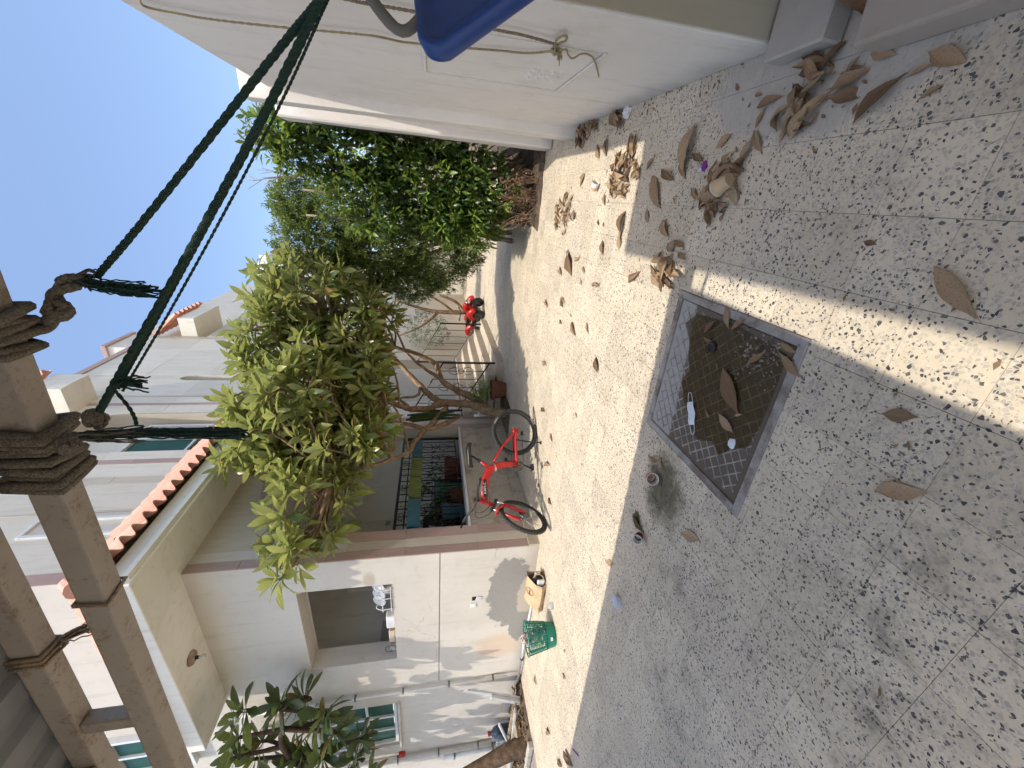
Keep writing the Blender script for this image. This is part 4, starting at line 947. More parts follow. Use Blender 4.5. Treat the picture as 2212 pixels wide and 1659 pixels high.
# pot plant by the steps
pp = thing('potted_plant', 'bushy green plant in a terracotta pot beside the entrance steps', 'potted plant', (-3.62, 7.42, 0))
PM = Matrix.Translation((-3.62, 7.42, 0))
MB().lathe([(0, .0), (.15, 0), (.20, .25), (.215, .25), (.22, .31), (.195, .31), (.19, .27), (0, .27)], 22, PM).build('pot', 'terracotta', pp, smooth=False)
cr = MB(); cr.open = True
for k in range(150):
    d = Vector((rb.gauss(0, 1), rb.gauss(0, 1), rb.gauss(0, .8))).normalized(); p = Vector((-3.62, 7.42, .55))+Vector((d.x*.30, d.y*.30, d.z*.27))*rb.uniform(.4, 1)
    for M in rosette(rb, p, (d+Vector((0, 0, .5))).normalized(), 4, .07): v, f = FIC[rb.randrange(3)]; cr.add(v, f, M)
tag(cr.build('foliage', 'leaf_young', pp, smooth=True), kind='stuff')
MB().tube(bez([(-3.62, 7.42, .25), (-3.6, 7.4, .45), (-3.66, 7.42, .7)], 3), .012, 5).build('stem', 'bark_grey', pp)

# ------------------------------------------------------------------ veranda planters and pots
for i, (y0, y1, m, lab) in enumerate(((6.16, 6.72, 'planter_blue', 'blue planter box at the far end of the veranda railing'), (5.60, 6.13, 'planter_lime', 'lime green planter box trailing a plant, second from the far end of the railing'), (5.07, 5.58, 'planter_lime', 'plain lime green planter box next to the near blue box'), (4.54, 5.04, 'planter_blue', 'blue planter box at the near end of the veranda railing'))):
    t = thing('planter_box', lab, 'planter', (XF+.02, (y0+y1)/2, 1.7), 'planter boxes hung on the veranda railing')
    b = MB(); x0, x1 = XF-.06, XF+.10
    b.prism([(x0+.025, 1.70), (x1-.025, 1.70), (x1, 1.875), (x1-.012, 1.875), (x1-.035, 1.712), (x0+.035, 1.712), (x0+.012, 1.875), (x0, 1.875)], 'y', y0+.012, y1-.012)
    b.box(x0+.02, x1-.02, y0, y0+.012, 1.70, 1.875).box(x0+.02, x1-.02, y1-.012, y1, 1.70, 1.875)
    b.build('box', m, t); MB().box(x0-.008, x1+.012, y0-.006, y1+.006, 1.868, 1.884).build('rim', m, t, bevel=.003)
    MB().box(x0+.03, x1-.03, y0+.02, y1-.02, 1.80, 1.886).build('soil', 'soil', t)
    g = MB(); g.open = True
    for k in range(26 if i == 1 else 8):
        p = Vector((rb.uniform(x0, x1+.06), rb.uniform(y0+.1, y1-.05), rb.uniform(1.72, 1.98) if i == 1 else rb.uniform(1.88, 1.98)))
        for M in rosette(rb, p, Vector((.5, rb.gauss(0, .5), .5)), 4, .06): v, f = FIC[0]; g.add(v, f, M)
    tag(g.build('sprigs', 'leaf_fine', t), kind='stuff')
def pot(x, y, r, h, m, label, name='flower_pot'):
    t = thing(name, label, 'pot', (x, y, .85)); M = Matrix.Translation((x, y, .85))
    MB().lathe([(0, 0), (r*.7, 0), (r, h*.85), (r*1.08, h*.85), (r*1.08, h), (r*.92, h), (r*.9, h*.9), (0, h*.9)], 18, M).build('pot', m, t)
    g = MB(); g.open = True
    for k in range(12):
        for MM in rosette(rb, Vector((x+rb.gauss(0, r*.5), y+rb.gauss(0, r*.5), .85+h+rb.uniform(.02, .3))), Vector((rb.gauss(0, .4), rb.gauss(0, .4), 1)), 5, .16): v, f = PL[rb.randrange(4)]; g.add(v, f, MM)
    tag(g.build('foliage', 'leaf_ficus', t, smooth=True), kind='stuff')
pot(-5.0, 6.6, .24, .42, 'terracotta', 'large dark red pot with spiky plant inside the veranda, far end'); pot(-5.0, 5.75, .17, .34, 'terracotta', 'medium terracotta pot inside the veranda below the lime planter'); pot(-5.15, 6.15, .15, .62, 'pot_teal', 'tall teal pot inside the veranda between two red pots'); pot(-5.0, 5.4, .14, .5, 'planter_blue', 'small blue pot inside the veranda behind the railing')
pot(-4.92, 4.72, .12, .22, 'terracotta', 'small terracotta pot at the near corner of the veranda')
def chair(y, label):
    t = thing('folding_chair', label, 'chair', (-5.4, y, .85), 'chrome chairs inside the veranda')
    M = Matrix.Translation((-5.4, y, .85))
    for s in (-.2, .2):
        MB().tube([M @ Vector((.25, s, 0)), M @ Vector((-.2, s, .5)), M @ Vector((-.24, s, 1.0))], .014, 6).build('back_leg', 'chrome', t, smooth=True)
        MB().tube([M @ Vector((-.25, s, 0)), M @ Vector((.2, s, .62)), M @ Vector((.24, s, .72))], .014, 6).build('front_leg', 'chrome', t, smooth=True)
    MB().box(-.2, .22, -.19, .19, .44, .49, M).build('seat', 'black_plastic', t, bevel=.01); MB().box(-.26, -.22, -.19, .19, .68, .98, M).build('backrest', 'black_plastic', t, bevel=.01)
sf = thing('veranda_sofa', 'dark brown sofa standing low behind the veranda railing', 'sofa', (-5.95, 5.75, .85))
MB().box(-6.5, -5.6, 4.9, 6.9, .90, 1.28).build('seat', 'sofa_dark', sf, bevel=.03, seg=2); MB().box(-6.75, -6.45, 4.9, 6.9, .90, 1.72).build('backrest', 'sofa_dark', sf, bevel=.04, seg=2)
for y in (4.74, 6.9): MB().box(-6.7, -5.62, y, y+.16, .88, 1.48).build('armrest', 'sofa_dark', sf, bevel=.03, seg=2)
for x, y in ((-6.6, 4.85), (-6.6, 6.95), (-5.7, 4.85), (-5.7, 6.95)): MB().box(x-.03, x+.03, y-.03, y+.03, .85, .9).build('leg', 'iron_black', sf)
chair(4.82, 'black folding chair with chrome legs at the near end of the veranda'); chair(5.45, 'black folding chair with chrome legs in the middle of the veranda')

# ------------------------------------------------------------------ things on the hatch sill
rk = thing('dish_rack', 'white wire dish rack with plates on the sill of the square opening', 'dish rack', (-5.2, YF+.1, 2.06)); M = Matrix.Translation((-5.25, YF+.09, 2.06))
for s in (-.2, .02, .2):
    MB().tube([M @ Vector(p) for p in bez([(s, -.1, 0), (s, -.11, .16), (s+.02, -.08, .24), (s+.04, -.03, .21), (s+.04, .02, .22), (s+.04, .1, .18), (s+.04, .11, 0)], 4)], .007, 6).build('wire_loop', 'plastic_white', rk, smooth=True)
for z in (.03, .15): MB().tube([M @ Vector((-.26, -.1, z)), M @ Vector((.25, -.1, z))], .006, 6).build('wire_rail', 'plastic_white', rk); MB().tube([M @ Vector((-.26, .1, z)), M @ Vector((.25, .1, z))], .006, 6).build('wire_rail', 'plastic_white', rk)
MB().box(-.26, .25, -.09, .09, .0, .014, M).build('tray', 'stone_cream', rk)
for k in range(3): MB().lathe([(.0, 0), (.06, 0), (.10, .018), (.098, .024), (.0, .006)], 18, M @ Matrix.Translation((-.16+.14*k, .03, .2)) @ Matrix.Rotation(R(68), 4, 'X')).build('plate', 'plastic_white', rk, smooth=True)
MB().lathe([(0, 0), (.055, 0), (.055, .11), (.05, .11), (.05, .01), (0, .01)], 16, M @ Matrix.Translation((.08, 0, .015))).build('jar', 'film_clear', rk, smooth=True)
tag(MB().box(-5.98, -5.72, YF+.05, YF+.2, 2.061, 2.19).build('white_tub', 'plastic_white', bevel=.02, seg=2), 'small white plastic tub on the sill beside the dish rack', 'tub')
t = thing('cardboard_tray', 'shallow cardboard tray with folded paper on the opening sill', 'tray', (-6.2, YF+.1, 2.061))
MB().box(-6.36, -6.02, YF+.04, YF+.22, 2.061, 2.07).box(-6.36, -6.35, YF+.04, YF+.22, 2.07, 2.15).box(-6.03, -6.02, YF+.04, YF+.22, 2.07, 2.15).build('tray', 'paper_kraft', t); MB().box(-6.33, -6.06, YF+.06, YF+.2, 2.075, 2.165).build('paper', 'stone_cream', t, bevel=.01); MB().box(-6.34, -6.03, YF+.215, YF+.225, 2.07, 2.20).build('dark_board', 'black_plastic', t)
t = thing('plastic_bag', 'crumpled clear plastic bag with a wire at the left end of the sill', 'bag', (-6.5, YF+.1, 2.061))
bl = bmesh.new(); bmesh.ops.create_icosphere(bl, subdivisions=2, radius=.075)
for v in bl.verts: v.co = Vector((v.co.x*1.1, v.co.y*.8, max(v.co.z*.75+.04, .0)))*random.uniform(.75, 1.15)+Vector((-6.48, YF+.1, 2.062))
me = bpy.data.meshes.new('bag'); bl.to_mesh(me); bl.free(); me.materials.append(MATS['film_clear']); link('bag', me, t)
MB().tube(bez([(-6.4, YF+.06, 2.07), (-6.42, YF+.05, 2.22), (-6.5, YF+.03, 2.2), (-6.52, YF+.05, 2.08)], 4), .004, 5).build('wire', 'black_plastic', t)

# ------------------------------------------------------------------ ropes and swing
def twisted(name, pts, r, m, parent, strands=3, turns=9):
    pts = bez(pts, 10); mb = MB()
    L = sum((pts[i+1]-pts[i]).length for i in range(len(pts)-1))
    k = len(pts); a = None
    fr_ = []
    for i in range(k):
        d = (pts[min(i+1, k-1)]-pts[max(i-1, 0)]).normalized(); a = d.orthogonal().normalized() if a is None else (a-d*a.dot(d)).normalized(); fr_.append((a, d.cross(a)))
    nn = max(k, int(L/(r*1.0))); 
    for s in range(strands):
        q = []
        for j in range(nn+1):
            f = j/nn*(k-1); i = min(int(f), k-2); w = f-i; p = pts[i].lerp(pts[i+1], w); aa, bb = fr_[i]; t = 2*math.pi*(s/strands + j/nn*L/(r*7)); q.append(p+(aa*math.cos(t)+bb*math.sin(t))*r*.42)
        mb.tube(q, r*.68, 6)
    return mb.build(name, m, parent, smooth=True)
anchor = Vector((.757, 1.33, 1.55))
sr = thing('swing_rope', 'dark green twisted rope from the carport beam down to the right, upper of two', 'rope', (-.38, 1.25, 2.6), 'swing ropes tied to the carport beam')
twisted('strand', G1+[tuple(anchor)], .0095, 'rope_green', sr); 
def wraps(parent, x0, n, w, m, r=.011):
    for k in range(n):
        x = x0-w*k/max(1, n-1)+random.uniform(-.008, .008); j = lambda: random.uniform(-.016, .016); e = random.uniform(.010, .024)
        loop = [(x, 1.16-e, 2.688+e), (x+j(), 1.238+e, 2.688+e), (x-.01+j(), 1.238+e, 2.60-e), (x-.014+j(), 1.16-e, 2.60-e), (x-.008, 1.16-e, 2.688+e)]
        c = []
        for a, b in zip(loop, loop[1:]):
            for t in (0, .33, .66): c.append(RT @ Vector(a).lerp(Vector(b), t))
        c.append(RT @ Vector(loop[-1])); MB().tube(c, r*random.uniform(.7, 1.35), 7).build('wrap', m, parent, smooth=True)
wraps(sr, -.36, 7, .10, 'rope_grey', .012)
def knot(parent, c, r, m, n=4, seed=1):
    q = random.Random(seed); c = Vector(c)
    for k in range(n):
        pts = []; rot = Euler((q.uniform(0, 6), q.uniform(0, 6), q.uniform(0, 6))).to_matrix()
        for i in range(13):
            t = 2*math.pi*i/12; pts.append(c+rot @ Vector((math.cos(t)*r, math.sin(t)*r*.75, math.sin(2*t)*r*.35)))
        MB().tube(pts, r*.42, 7).build('knot', m, parent, smooth=True)
twisted('knotted_end', K1, .020, 'rope_grey', sr, 2); knot(sr, K1[3], .026, 'rope_grey', 3, 2); knot(sr, K1[5], .022, 'rope_grey', 3, 3)
def frayed(parent, pts, r, m, n, seed, spread=1.):
    q = random.Random(seed); c = bez(pts, 5)
    fb_ = MB()
    for k in range(n):
        off = Vector((q.gauss(0, r), q.gauss(0, r), q.gauss(0, r))); e = q.uniform(.75, 1); m_ = max(3, int(len(c)*e)); fb_.tube([p+off*(.5+spread*i/len(c)) + Vector((q.gauss(0, .0015), q.gauss(0, .0015), q.gauss(0, .0015))) for i, p in enumerate(c[:m_])], .0024, 4, cap=False)
    fb_.build('frayed_tail', m, parent)
frayed(sr, K1T, .009, 'rope_green', 60, 4); frayed(sr, [K1[5], tuple(Vector(K1[5])+Vector((.02, 0, -.05))), tuple(Vector(K1[5])+Vector((.0, -.02, -.09)))], .012, 'rope_grey', 14, 5)
s2 = thing('swing_rope', 'dark green twisted rope with loose cords beside it, lower of two from the beam', 'rope', (-.8, 1.2, 2.6), 'swing ropes tied to the carport beam')
twisted('strand', G2+[tuple(anchor+Vector((0, .01, -.03)))], .0105, 'rope_green', s2); twisted('loose_cord', G2b, .0042, 'rope_green', s2, 2); twisted('loose_cord', G2c, .0036, 'rope_green', s2, 2)
wraps(s2, -.69, 11, .18, 'rope_grey', .013); knot(s2, K2[1], .024, 'rope_grey', 4, 7); knot(s2, K2[3], .024, 'rope_grey', 4, 9)
frayed(s2, K2T, .008, 'rope_green', 60, 6, .3); frayed(s2, K2T[:3], .010, 'rope_grey', 40, 16, .6); frayed(s2, K3, .006, 'rope_green', 26, 7, 2); twisted('hanging_end', K4, .005, 'rope_green', s2, 2)
t = thing('rope_tie', 'short frayed rope tied round the upper carport beam', 'rope', (-1.62, 1.2, 2.87))
for k in range(3):
    x = -1.6-.02*k; e = .008; MB().tube([RT @ Vector(p) for p in ((x, 1.165-e, 2.96), (x, 1.165-e, 2.86), (x-.01, 1.24+e, 2.86), (x, 1.24+e, 2.96))], .008, 6).build('wrap', 'rope_brown', t, smooth=True)
frayed(t, [RT @ Vector((-1.62, 1.24, 2.86)), RT @ Vector((-1.60, 1.26, 2.80)), RT @ Vector((-1.61, 1.28, 2.76))], .012, 'rope_brown', 26, 12)

sw = thing('playground_swing', 'dark blue moulded plastic swing seat hanging at the right edge', 'swing', (.35, 1.16, 1.4))
O = Vector((.272, 1.150, 1.525)); A_ = Vector((.452, 1.27, 1.545)); B_ = Vector((.485, 1.10, 1.215))
ea = (A_-O); eb = (B_-O); wid = ea.length; ln = eb.length; ea.normalize(); eb = eb.normalized(); nn_ = ea.cross(eb).normalized()
if nn_.dot(camp-O) < 0: nn_ = -nn_
SM = Matrix((ea, eb, nn_)).transposed().to_4x4(); SM.translation = O
wid, ln = .20, .43
def rrect(w, l, r, inset, n=6):
    out = []
    for cx, cy, a0 in ((w-r, l-r, 0), (r, l-r, 90), (r, r, 180), (w-r, r, 270)):
        for k in range(n+1):
            a = R(a0+90*k/n); out.append((cx+(r-inset)*math.cos(a), cy+(r-inset)*math.sin(a)))
    return out
seat = MB(); rings = []
dip = lambda y: -.05*math.sin(math.pi*y/ln)
for ins, z in ((.012, -.030), (.0, -.018), (.0, .012), (.008, .022), (.018, .022), (.026, .010), (.05, .006)):
    rings.append(len(seat.v)); seat.v += [tuple(SM @ Vector((x, y, z+dip(y)))) for x, y in rrect(wid, ln, .055, ins)]
k = 28
for a, b in zip(rings, rings[1:]):
    for j in range(k): q = (j+1) % k; seat.f.append((a+j, a+q, b+q, b+j))
seat.f.append(tuple(rings[-1]+j for j in range(k))); seat.f.append(tuple(rings[0]+k-1-j for j in range(k)))
seat.build('seat', 'seat_blue', sw, smooth=True)
for j in range(5):
    y = .09+.055*j; MB().tube([SM @ Vector(p) for p in bez([(.06, y, .009+dip(y)), (.085, y+.018, .011+dip(y)), (.115, y+.018, .011+dip(y)), (.14, y, .009+dip(y))], 4)], .0035, 5).build('grip_rib', 'seat_blue', sw, smooth=True)
MB().tube(bez([SM @ Vector((.10, .012, .005)), SM @ Vector((.10, -.05, .02)), (.46, 1.24, 1.70), (.757, 1.32, 1.95)], 6), [.012]*7+[.013]*6+[.0125]*6, 9).build('rope_sleeve', 'hose_grey', sw, smooth=True)

yr = thing('clothes_line', 'thin yellow brown cord hanging down the white wall with a loop knot', 'rope', (.745, 2.6, .9))
twisted('cord', YA, .0055, 'rope_yellow', yr, 2); twisted('cord', YB, .0065, 'rope_brown', yr, 2); twisted('tail', YT, .0045, 'rope_yellow', yr, 2); twisted('loop', YL, .0055, 'rope_yellow', yr, 2); frayed(yr, YF_, .006, 'rope_yellow', 24, 9, 1.5); knot(yr, YA[-1], .016, 'rope_yellow', 3, 5)
# ------------------------------------------------------------------ bicycle
bk = thing('bicycle', 'red mountain bicycle with black saddle parked on its kickstand before the veranda', 'bicycle', (-3.05, 4.82, 0), local=True, rot=(R(-6), 0, math.atan2(-.89, -.84)))
WR_, WBASE = .345, 1.20
def wheel(parent, M):
    w = MB().torus(WR_-.026, .026, 40, 9, M, 1.05).build('wheel', 'rubber', parent, smooth=True)
    kn = MB()
    for k in range(46):
        a = 2*math.pi*k/46
        for s in (-1, 1): kn.box(-.006, .006, -.005, .003, -.008, .008, M @ Matrix.Rotation(a+(.03 if s > 0 else 0), 4, 'Z') @ Matrix.Translation((0, WR_+.0, s*.011)))
    tag(kn.build('tread_knobs', 'tyre_grey', w), kind='stuff')
    MB().lathe([(WR_-.066, -.013), (WR_-.050, -.013), (WR_-.046, 0), (WR_-.050, .013), (WR_-.066, .013), (WR_-.066, -.013)], 40, M).build('rim', 'black_plastic', w)
    sp = MB()
    for k in range(28):
        a = 2*math.pi*k/28; s = 1 if k % 2 else -1; b = a+s*.35
        sp.tube([M @ Vector((.028*math.cos(b), .028*math.sin(b), s*.026)), M @ Vector(((WR_-.066)*math.cos(a), (WR_-.066)*math.sin(a), 0))], .0016, 4, cap=False)
    sp.build('spokes', 'steel_dark', w)
    MB().lathe([(.0, -.045), (.03, -.04), (.03, -.03), (.016, -.02), (.016, .02), (.03, .03), (.03, .04), (0, .045)], 14, M).build('hub', 'steel_dark', w, smooth=True)
    MB().lathe([(.04, .038), (.08, .038), (.08, .041), (.04, .041), (.04, .038)], 22, M).build('brake_disc', 'steel_dark', w)
    for a0 in (.5, 2.6):
        c = text_mesh('KAM-C', .034, 'letter_white', .0004); o = link('lettering', c, w); rad = WR_-.027
        o.matrix_basis = M @ Matrix.Rotation(a0, 4, 'Z') @ Matrix.Translation((0, rad, .0285)) if True else None
    return w
def disc(x, y, z): return Matrix.Translation((x, y, z)) @ Matrix.Rotation(-math.pi/2, 4, 'X')     # wheel axis along local y (left side up)
wheel(bk, disc(0, 0, WR_))
hd0, hd1 = Vector((1.00, 0, .72)), Vector((.935, 0, .915)); sax = (hd1-hd0).normalized()
ST = Matrix.Translation(hd0) @ Matrix.Rotation(R(52), 4, sax) @ Matrix.Translation(-hd0)
wheel(bk, ST @ disc(WBASE, 0, WR_))
def beam(pts, ws, hs, n=10):     # oval section beam in x-z plane
    mb = MB(); pts = [Vector(p) for p in pts]; k = len(pts); o = 0
    for i, p in enumerate(pts):
        d = (pts[min(i+1, k-1)]-pts[max(i-1, 0)]).normalized(); u = Vector((-d.z, 0, d.x))
        for j in range(n):
            t = 2*math.pi*j/n; mb.v.append(tuple(p+Vector((0, 1, 0))*ws[i]*math.cos(t)+u*hs[i]*math.sin(t)))
    for i in range(k-1):
        for j in range(n): q = (j+1) % n; mb.f.append((i*n+j, i*n+q, (i+1)*n+q, (i+1)*n+j))
    mb.f.append(tuple(range(n))); mb.f.append(tuple(range((k-1)*n, k*n))); return mb
fr0 = beam([(.95, 0, .84), (.80, 0, .83), (.64, 0, .80), (.53, 0, .74), (.48, 0, .60), (.46, 0, .45), (.47, 0, .33)], [.022, .026, .028, .028, .026, .024, .022], [.045, .05, .055, .06, .05, .04, .03])
fr0.tube([hd0, hd1], .027, 12); fr0.tube([(.53, 0, .70), (.40, 0, .90)], .021, 10); fr0.tube([(.50, 0, .78), (.44, 0, .84)], .018, 8)
frame_o = fr0.build('frame', 'bike_red', bk, smooth=True)
MB().box(.66, .90, .020, .0285, .80, .855).build('decal', 'black_plastic', frame_o, bevel=.004)
c = text_mesh('KAM-C', .05, 'letter_white', .0004); o = link('lettering', c, frame_o); o.matrix_basis = Matrix.Translation((.78, .0295, .828)) @ Matrix.Rotation(math.pi, 4, 'Z') @ Matrix.Rotation(math.pi/2, 4, 'X')
sg = MB()
for s in (-1, 1):
    sg.tube(bez([(.44, s*.035, .36), (.22, s*.055, .36), (0, s*.065, WR_)], 4), [.019]*9, 8); sg.tube(bez([(0, s*.065, WR_), (.22, s*.055, .55), (.42, s*.035, .68)], 4), [.014]*9, 8)
sg.tube([(.42, -.035, .68), (.42, .035, .68)], .016, 8); sg.box(-.03, .03, .058, .072, WR_-.035, WR_+.05); sg.build('swingarm', 'bike_red', bk, smooth=True)
MB().tube([(.44, 0, .68), (.56, .0, .66)], .02, 10).tube([(.47, 0, .675), (.54, 0, .663)], .028, 10).build('shock_absorber', 'chrome', bk, smooth=True)
MB().tube([(.41, 0, .88), (.335, 0, 1.00)], .014, 10).build('seat_post', 'black_plastic', bk, smooth=True)
MB().tube([(.42, -.0, .87), (.40, 0, .905)], .026, 10).build('seat_clamp', 'black_plastic', bk)
sd = MB(); prof = [(-.16, .075, .004), (-.11, .085, .02), (-.04, .07, .02), (.04, .042, .010), (.12, .028, .004), (.17, .018, -.008)]
for x, w, z in prof:
    for j in range(8): t = 2*math.pi*j/8; sd.v.append((.33+x, w*math.cos(t), 1.02+z+(.026 if math.sin(t) > 0 else .045)*math.sin(t)))
for i in range(len(prof)-1):
    for j in range(8): q = (j+1) % 8; sd.f.append((i*8+j, i*8+q, (i+1)*8+q, (i+1)*8+j))
sd.f += [tuple(range(8)), tuple(range(40, 48))]; sd.build('saddle', 'black_plastic', bk, smooth=True)
fk = MB()
for s in (-1, 1): fk.tube([ST @ Vector(p) for p in ((1.005, s*.062, .70), (1.06, s*.062, .60))], .016, 10)
fk.build('stanchion', 'chrome', bk, smooth=True)
lo = MB()
for s in (-1, 1): lo.tube([ST @ Vector(p) for p in ((1.06, s*.062, .60), (1.18, s*.062, .37), (WBASE, s*.060, WR_))], [.024, .023, .018], 10)
lo.tube([ST @ Vector(p) for p in bez([(1.06, -.062, .60), (1.13, -.05, .70), (1.14, 0, .725), (1.13, .05, .70), (1.06, .062, .60)], 4)], .018, 8); lo.build('fork_legs', 'bike_red', bk, smooth=True)
MB().tube([ST @ Vector((1.0, -.085, .705)), ST @ Vector((1.0, .085, .705))], .024, 10).build('fork_crown', 'black_plastic', bk, smooth=True)
stm = hd1+sax*.05
MB().tube([hd1, stm], .022, 10).tube([ST @ stm, ST @ Vector((1.0, 0, .985))], .02, 10).build('stem', 'black_plastic', bk, smooth=True)
hb = bez([(.97, .33, 1.03), (.985, .20, 1.02), (1.0, .07, .985), (1.0, -.07, .985), (.985, -.20, 1.02), (.97, -.33, 1.03)], 4)
MB().tube([ST @ p for p in hb], 0.0145, 8).build('handlebar', 'black_plastic', bk, smooth=True)
for s in (-1, 1):
    MB().tube([ST @ Vector((.972, s*.215, 1.022)), ST @ Vector((.97, s*.345, 1.03))], .018, 10).build('grip', 'rubber', bk, smooth=True)
    MB().tube([ST @ Vector((.97, s*.345, 1.03)), ST @ Vector((1.05, s*.35, 1.075))], .014, 8).build('bar_end', 'black_plastic', bk, smooth=True)
    MB().tube(bez([ST @ Vector((.985, s*.17, 1.01)), ST @ Vector((1.03, s*.2, .995)), ST @ Vector((1.03, s*.29, 1.0))], 4), .008, 6).build('brake_lever', 'steel_dark', bk, smooth=True)
MB().tube(bez([ST @ Vector((1.0, .15, 1.0)), Vector((1.14, .08, .98)), Vector((1.12, .05, .80)), ST @ Vector((1.04, .05, .72))], 5), .004, 5).tube(bez([ST @ Vector((1.0, -.12, 1.0)), Vector((1.1, .12, .92)), Vector((1.0, .06, .78)), Vector((.82, .04, .80))], 5), .004, 5).build('cables', 'black_plastic', bk, smooth=True)
CB = disc(.47, 0, .32)
cs = MB().lathe([(.055, -.05), (.088, -.05), (.088, -.046), (.055, -.046), (.055, -.05)], 26, CB).lathe([(.03, -.042), (.07, -.042), (.07, -.038), (.03, -.038), (.03, -.042)], 24, CB).build('chainring', 'steel_dark', bk)
MB().tube([(.47, -.07, .32), (.47, .07, .32)], .022, 10).build('bottom_bracket', 'black_plastic', bk, smooth=True)
for s, a in ((1, -65), (-1, 115)):
    e = Vector((.47+.165*math.cos(R(a)), s*.075, .32+.165*math.sin(R(a)))); o = MB().tube([(.47, s*.07, .32), e], .012, 8).build('crank_arm', 'black_plastic', bk, smooth=True)
    MB().box(e.x-.045, e.x+.045, e.y+(.01 if s > 0 else -.10), e.y+(.10 if s > 0 else -.01), e.z-.012, e.z+.012).build('pedal', 'black_plastic', o, bevel=.004)
MB().lathe([(.015, -.045), (.05, -.045), (.05, -.03), (.015, -.03), (.015, -.045)], 20, disc(0, 0, WR_)).build('sprocket', 'steel_dark', bk)
MB().tube([(0, -.048, WR_+.05), (.47, -.048, .405)], .005, 4).tube([(0, -.048, WR_-.05), (.02, -.05, .22), (.47, -.048, .235)], .005, 4).build('chain', 'steel_dark', bk)
MB().box(-.02, .03, -.065, -.05, .20, .31).tube([(.0, -.05, .29), (.03, -.05, .2)], .018, 8).build('derailleur', 'black_plastic', bk)
MB().tube([(.13, .07, .35), (.17, .11, .21), (.20, .17, .03)], [.011, .010, .009], 8).box(.185, .225, .155, .195, .018, .034).build('kickstand', 'black_plastic', bk, smooth=False)

# ------------------------------------------------------------------ small quad bike by the steps
qd = thing('quad_bike', 'small red quad bike with round headlight standing beyond the entrance steps', 'quad bike', (-3.3, 11.9, 0), local=True, rot=(0, 0, R(-32))); qd.scale = (.85, .85, .85)
for x, y, r in ((.42, -.30, .19), (.42, .30, .19), (-.42, -.32, .20), (-.42, .32, .20)):
    M = Matrix.Translation((x, y, r)) @ Matrix.Rotation(math.pi/2, 4, 'X')
    o = MB().torus(r-.075, .075, 26, 9, M, 1.15).build('tyre', 'rubber', qd, smooth=True); MB().lathe([(0, -.04), (r-.09, -.05), (r-.08, .05), (0, .04)], 18, M).build('rim', 'steel_dark', o)
MB().box(-.5, .45, -.10, .10, .22, .36).build('chassis', 'black_plastic', qd, bevel=.02)
for s in (-1, 1):
    MB().tube(bez([(.62, s*.30, .36), (.52, s*.30, .50), (.34, s*.30, .50), (.20, s*.28, .36)], 5), [.10, .105, .11, .11, .11]*3+[.10], 8).build('front_fender', 'bike_red', qd, smooth=True)
    MB().tube(bez([(-.18, s*.30, .40), (-.34, s*.31, .53), (-.52, s*.31, .53), (-.64, s*.30, .42)], 5), .10, 8).build('rear_fender', 'bike_red', qd, smooth=True)
MB().tube(bez([(.18, 0, .50), (.36, 0, .60), (.52, 0, .66), (.62, 0, .60)], 5), [.09, .10, .11, .12, .12]*3+[.10], 10).build('front_cowl', 'bike_red', qd, smooth=True)
MB().lathe([(0, .0), (.085, 0), (.085, .04), (.06, .055), (0, .06)], 18, Matrix.Translation((.70, .0, .60)) @ Matrix.Rotation(math.pi/2, 4, 'Y')).build('headlight', 'chrome', qd, smooth=True)
MB().box(-.5, .12, -.12, .12, .48, .60).build('seat', 'black_plastic', qd, bevel=.04, seg=2)
MB().tube([(.22, 0, .5), (.17, 0, .80)], .025, 8).tube([(.12, -.3, .86), (.18, 0, .80), (.12, .3, .86)], .016, 8).build('handlebar', 'black_plastic', qd, smooth=True)
MB().tube([(.1, -.32, .87), (.13, -.24, .85)], .024, 8).build('grip', 'rubber', qd); MB().tube([(.1, .32, .87), (.13, .24, .85)], .024, 8).build('grip', 'rubber', qd)
MB().box(.62, .70, -.16, .16, .30, .44).build('bumper', 'black_plastic', qd, bevel=.02)

# ------------------------------------------------------------------ waste bin, paper bag
bn = thing('waste_bin', 'green slotted plastic waste bin full of rubbish near the white wall', 'bin', (-4.93, 3.02, 0))
BM = Matrix.Translation((-4.93, 3.02, 0)) @ Matrix.Rotation(R(-4), 4, 'Y')
rb_ = lambda z: .135+.060*z/.36
MB().lathe([(0, .0), (rb_(0), 0), (rb_(.11), .11), (rb_(.11)-.006, .11), (rb_(.0)-.006, .008), (0, .008)], 26, BM).build('base', 'bin_green', bn, smooth=False)
rg = MB()
for k in range(11): z = .125+.0195*k; rg.lathe([(rb_(z)-.005, z), (rb_(z)+.001, z), (rb_(z)+.001, z+.010), (rb_(z)-.005, z+.010), (rb_(z)-.005, z)], 28, BM)
for k in range(14):
    a = 2*math.pi*k/14; rg.tube([BM @ Vector((rb_(.1)*math.cos(a)*.985, rb_(.1)*math.sin(a)*.985, .10)), BM @ Vector((rb_(.35)*math.cos(a)*.985, rb_(.35)*math.sin(a)*.985, .35))], .006, 5)
rg.build('slotted_wall', 'bin_green', bn); MB().torus(rb_(.36), .009, 30, 7, BM @ Matrix.Translation((0, 0, .355))).build('rim', 'bin_green', bn, smooth=True)
a = -.9; MB().box(-.02, .02, -.002, .001, -.014, .014, BM @ Matrix.Rotation(a, 4, 'Z') @ Matrix.Translation((rb_(.06)+.002, 0, .06)) @ Matrix.Rotation(math.pi/2, 4, 'Z')).build('sticker', 'plastic_white', bn)
rr = random.Random(4)
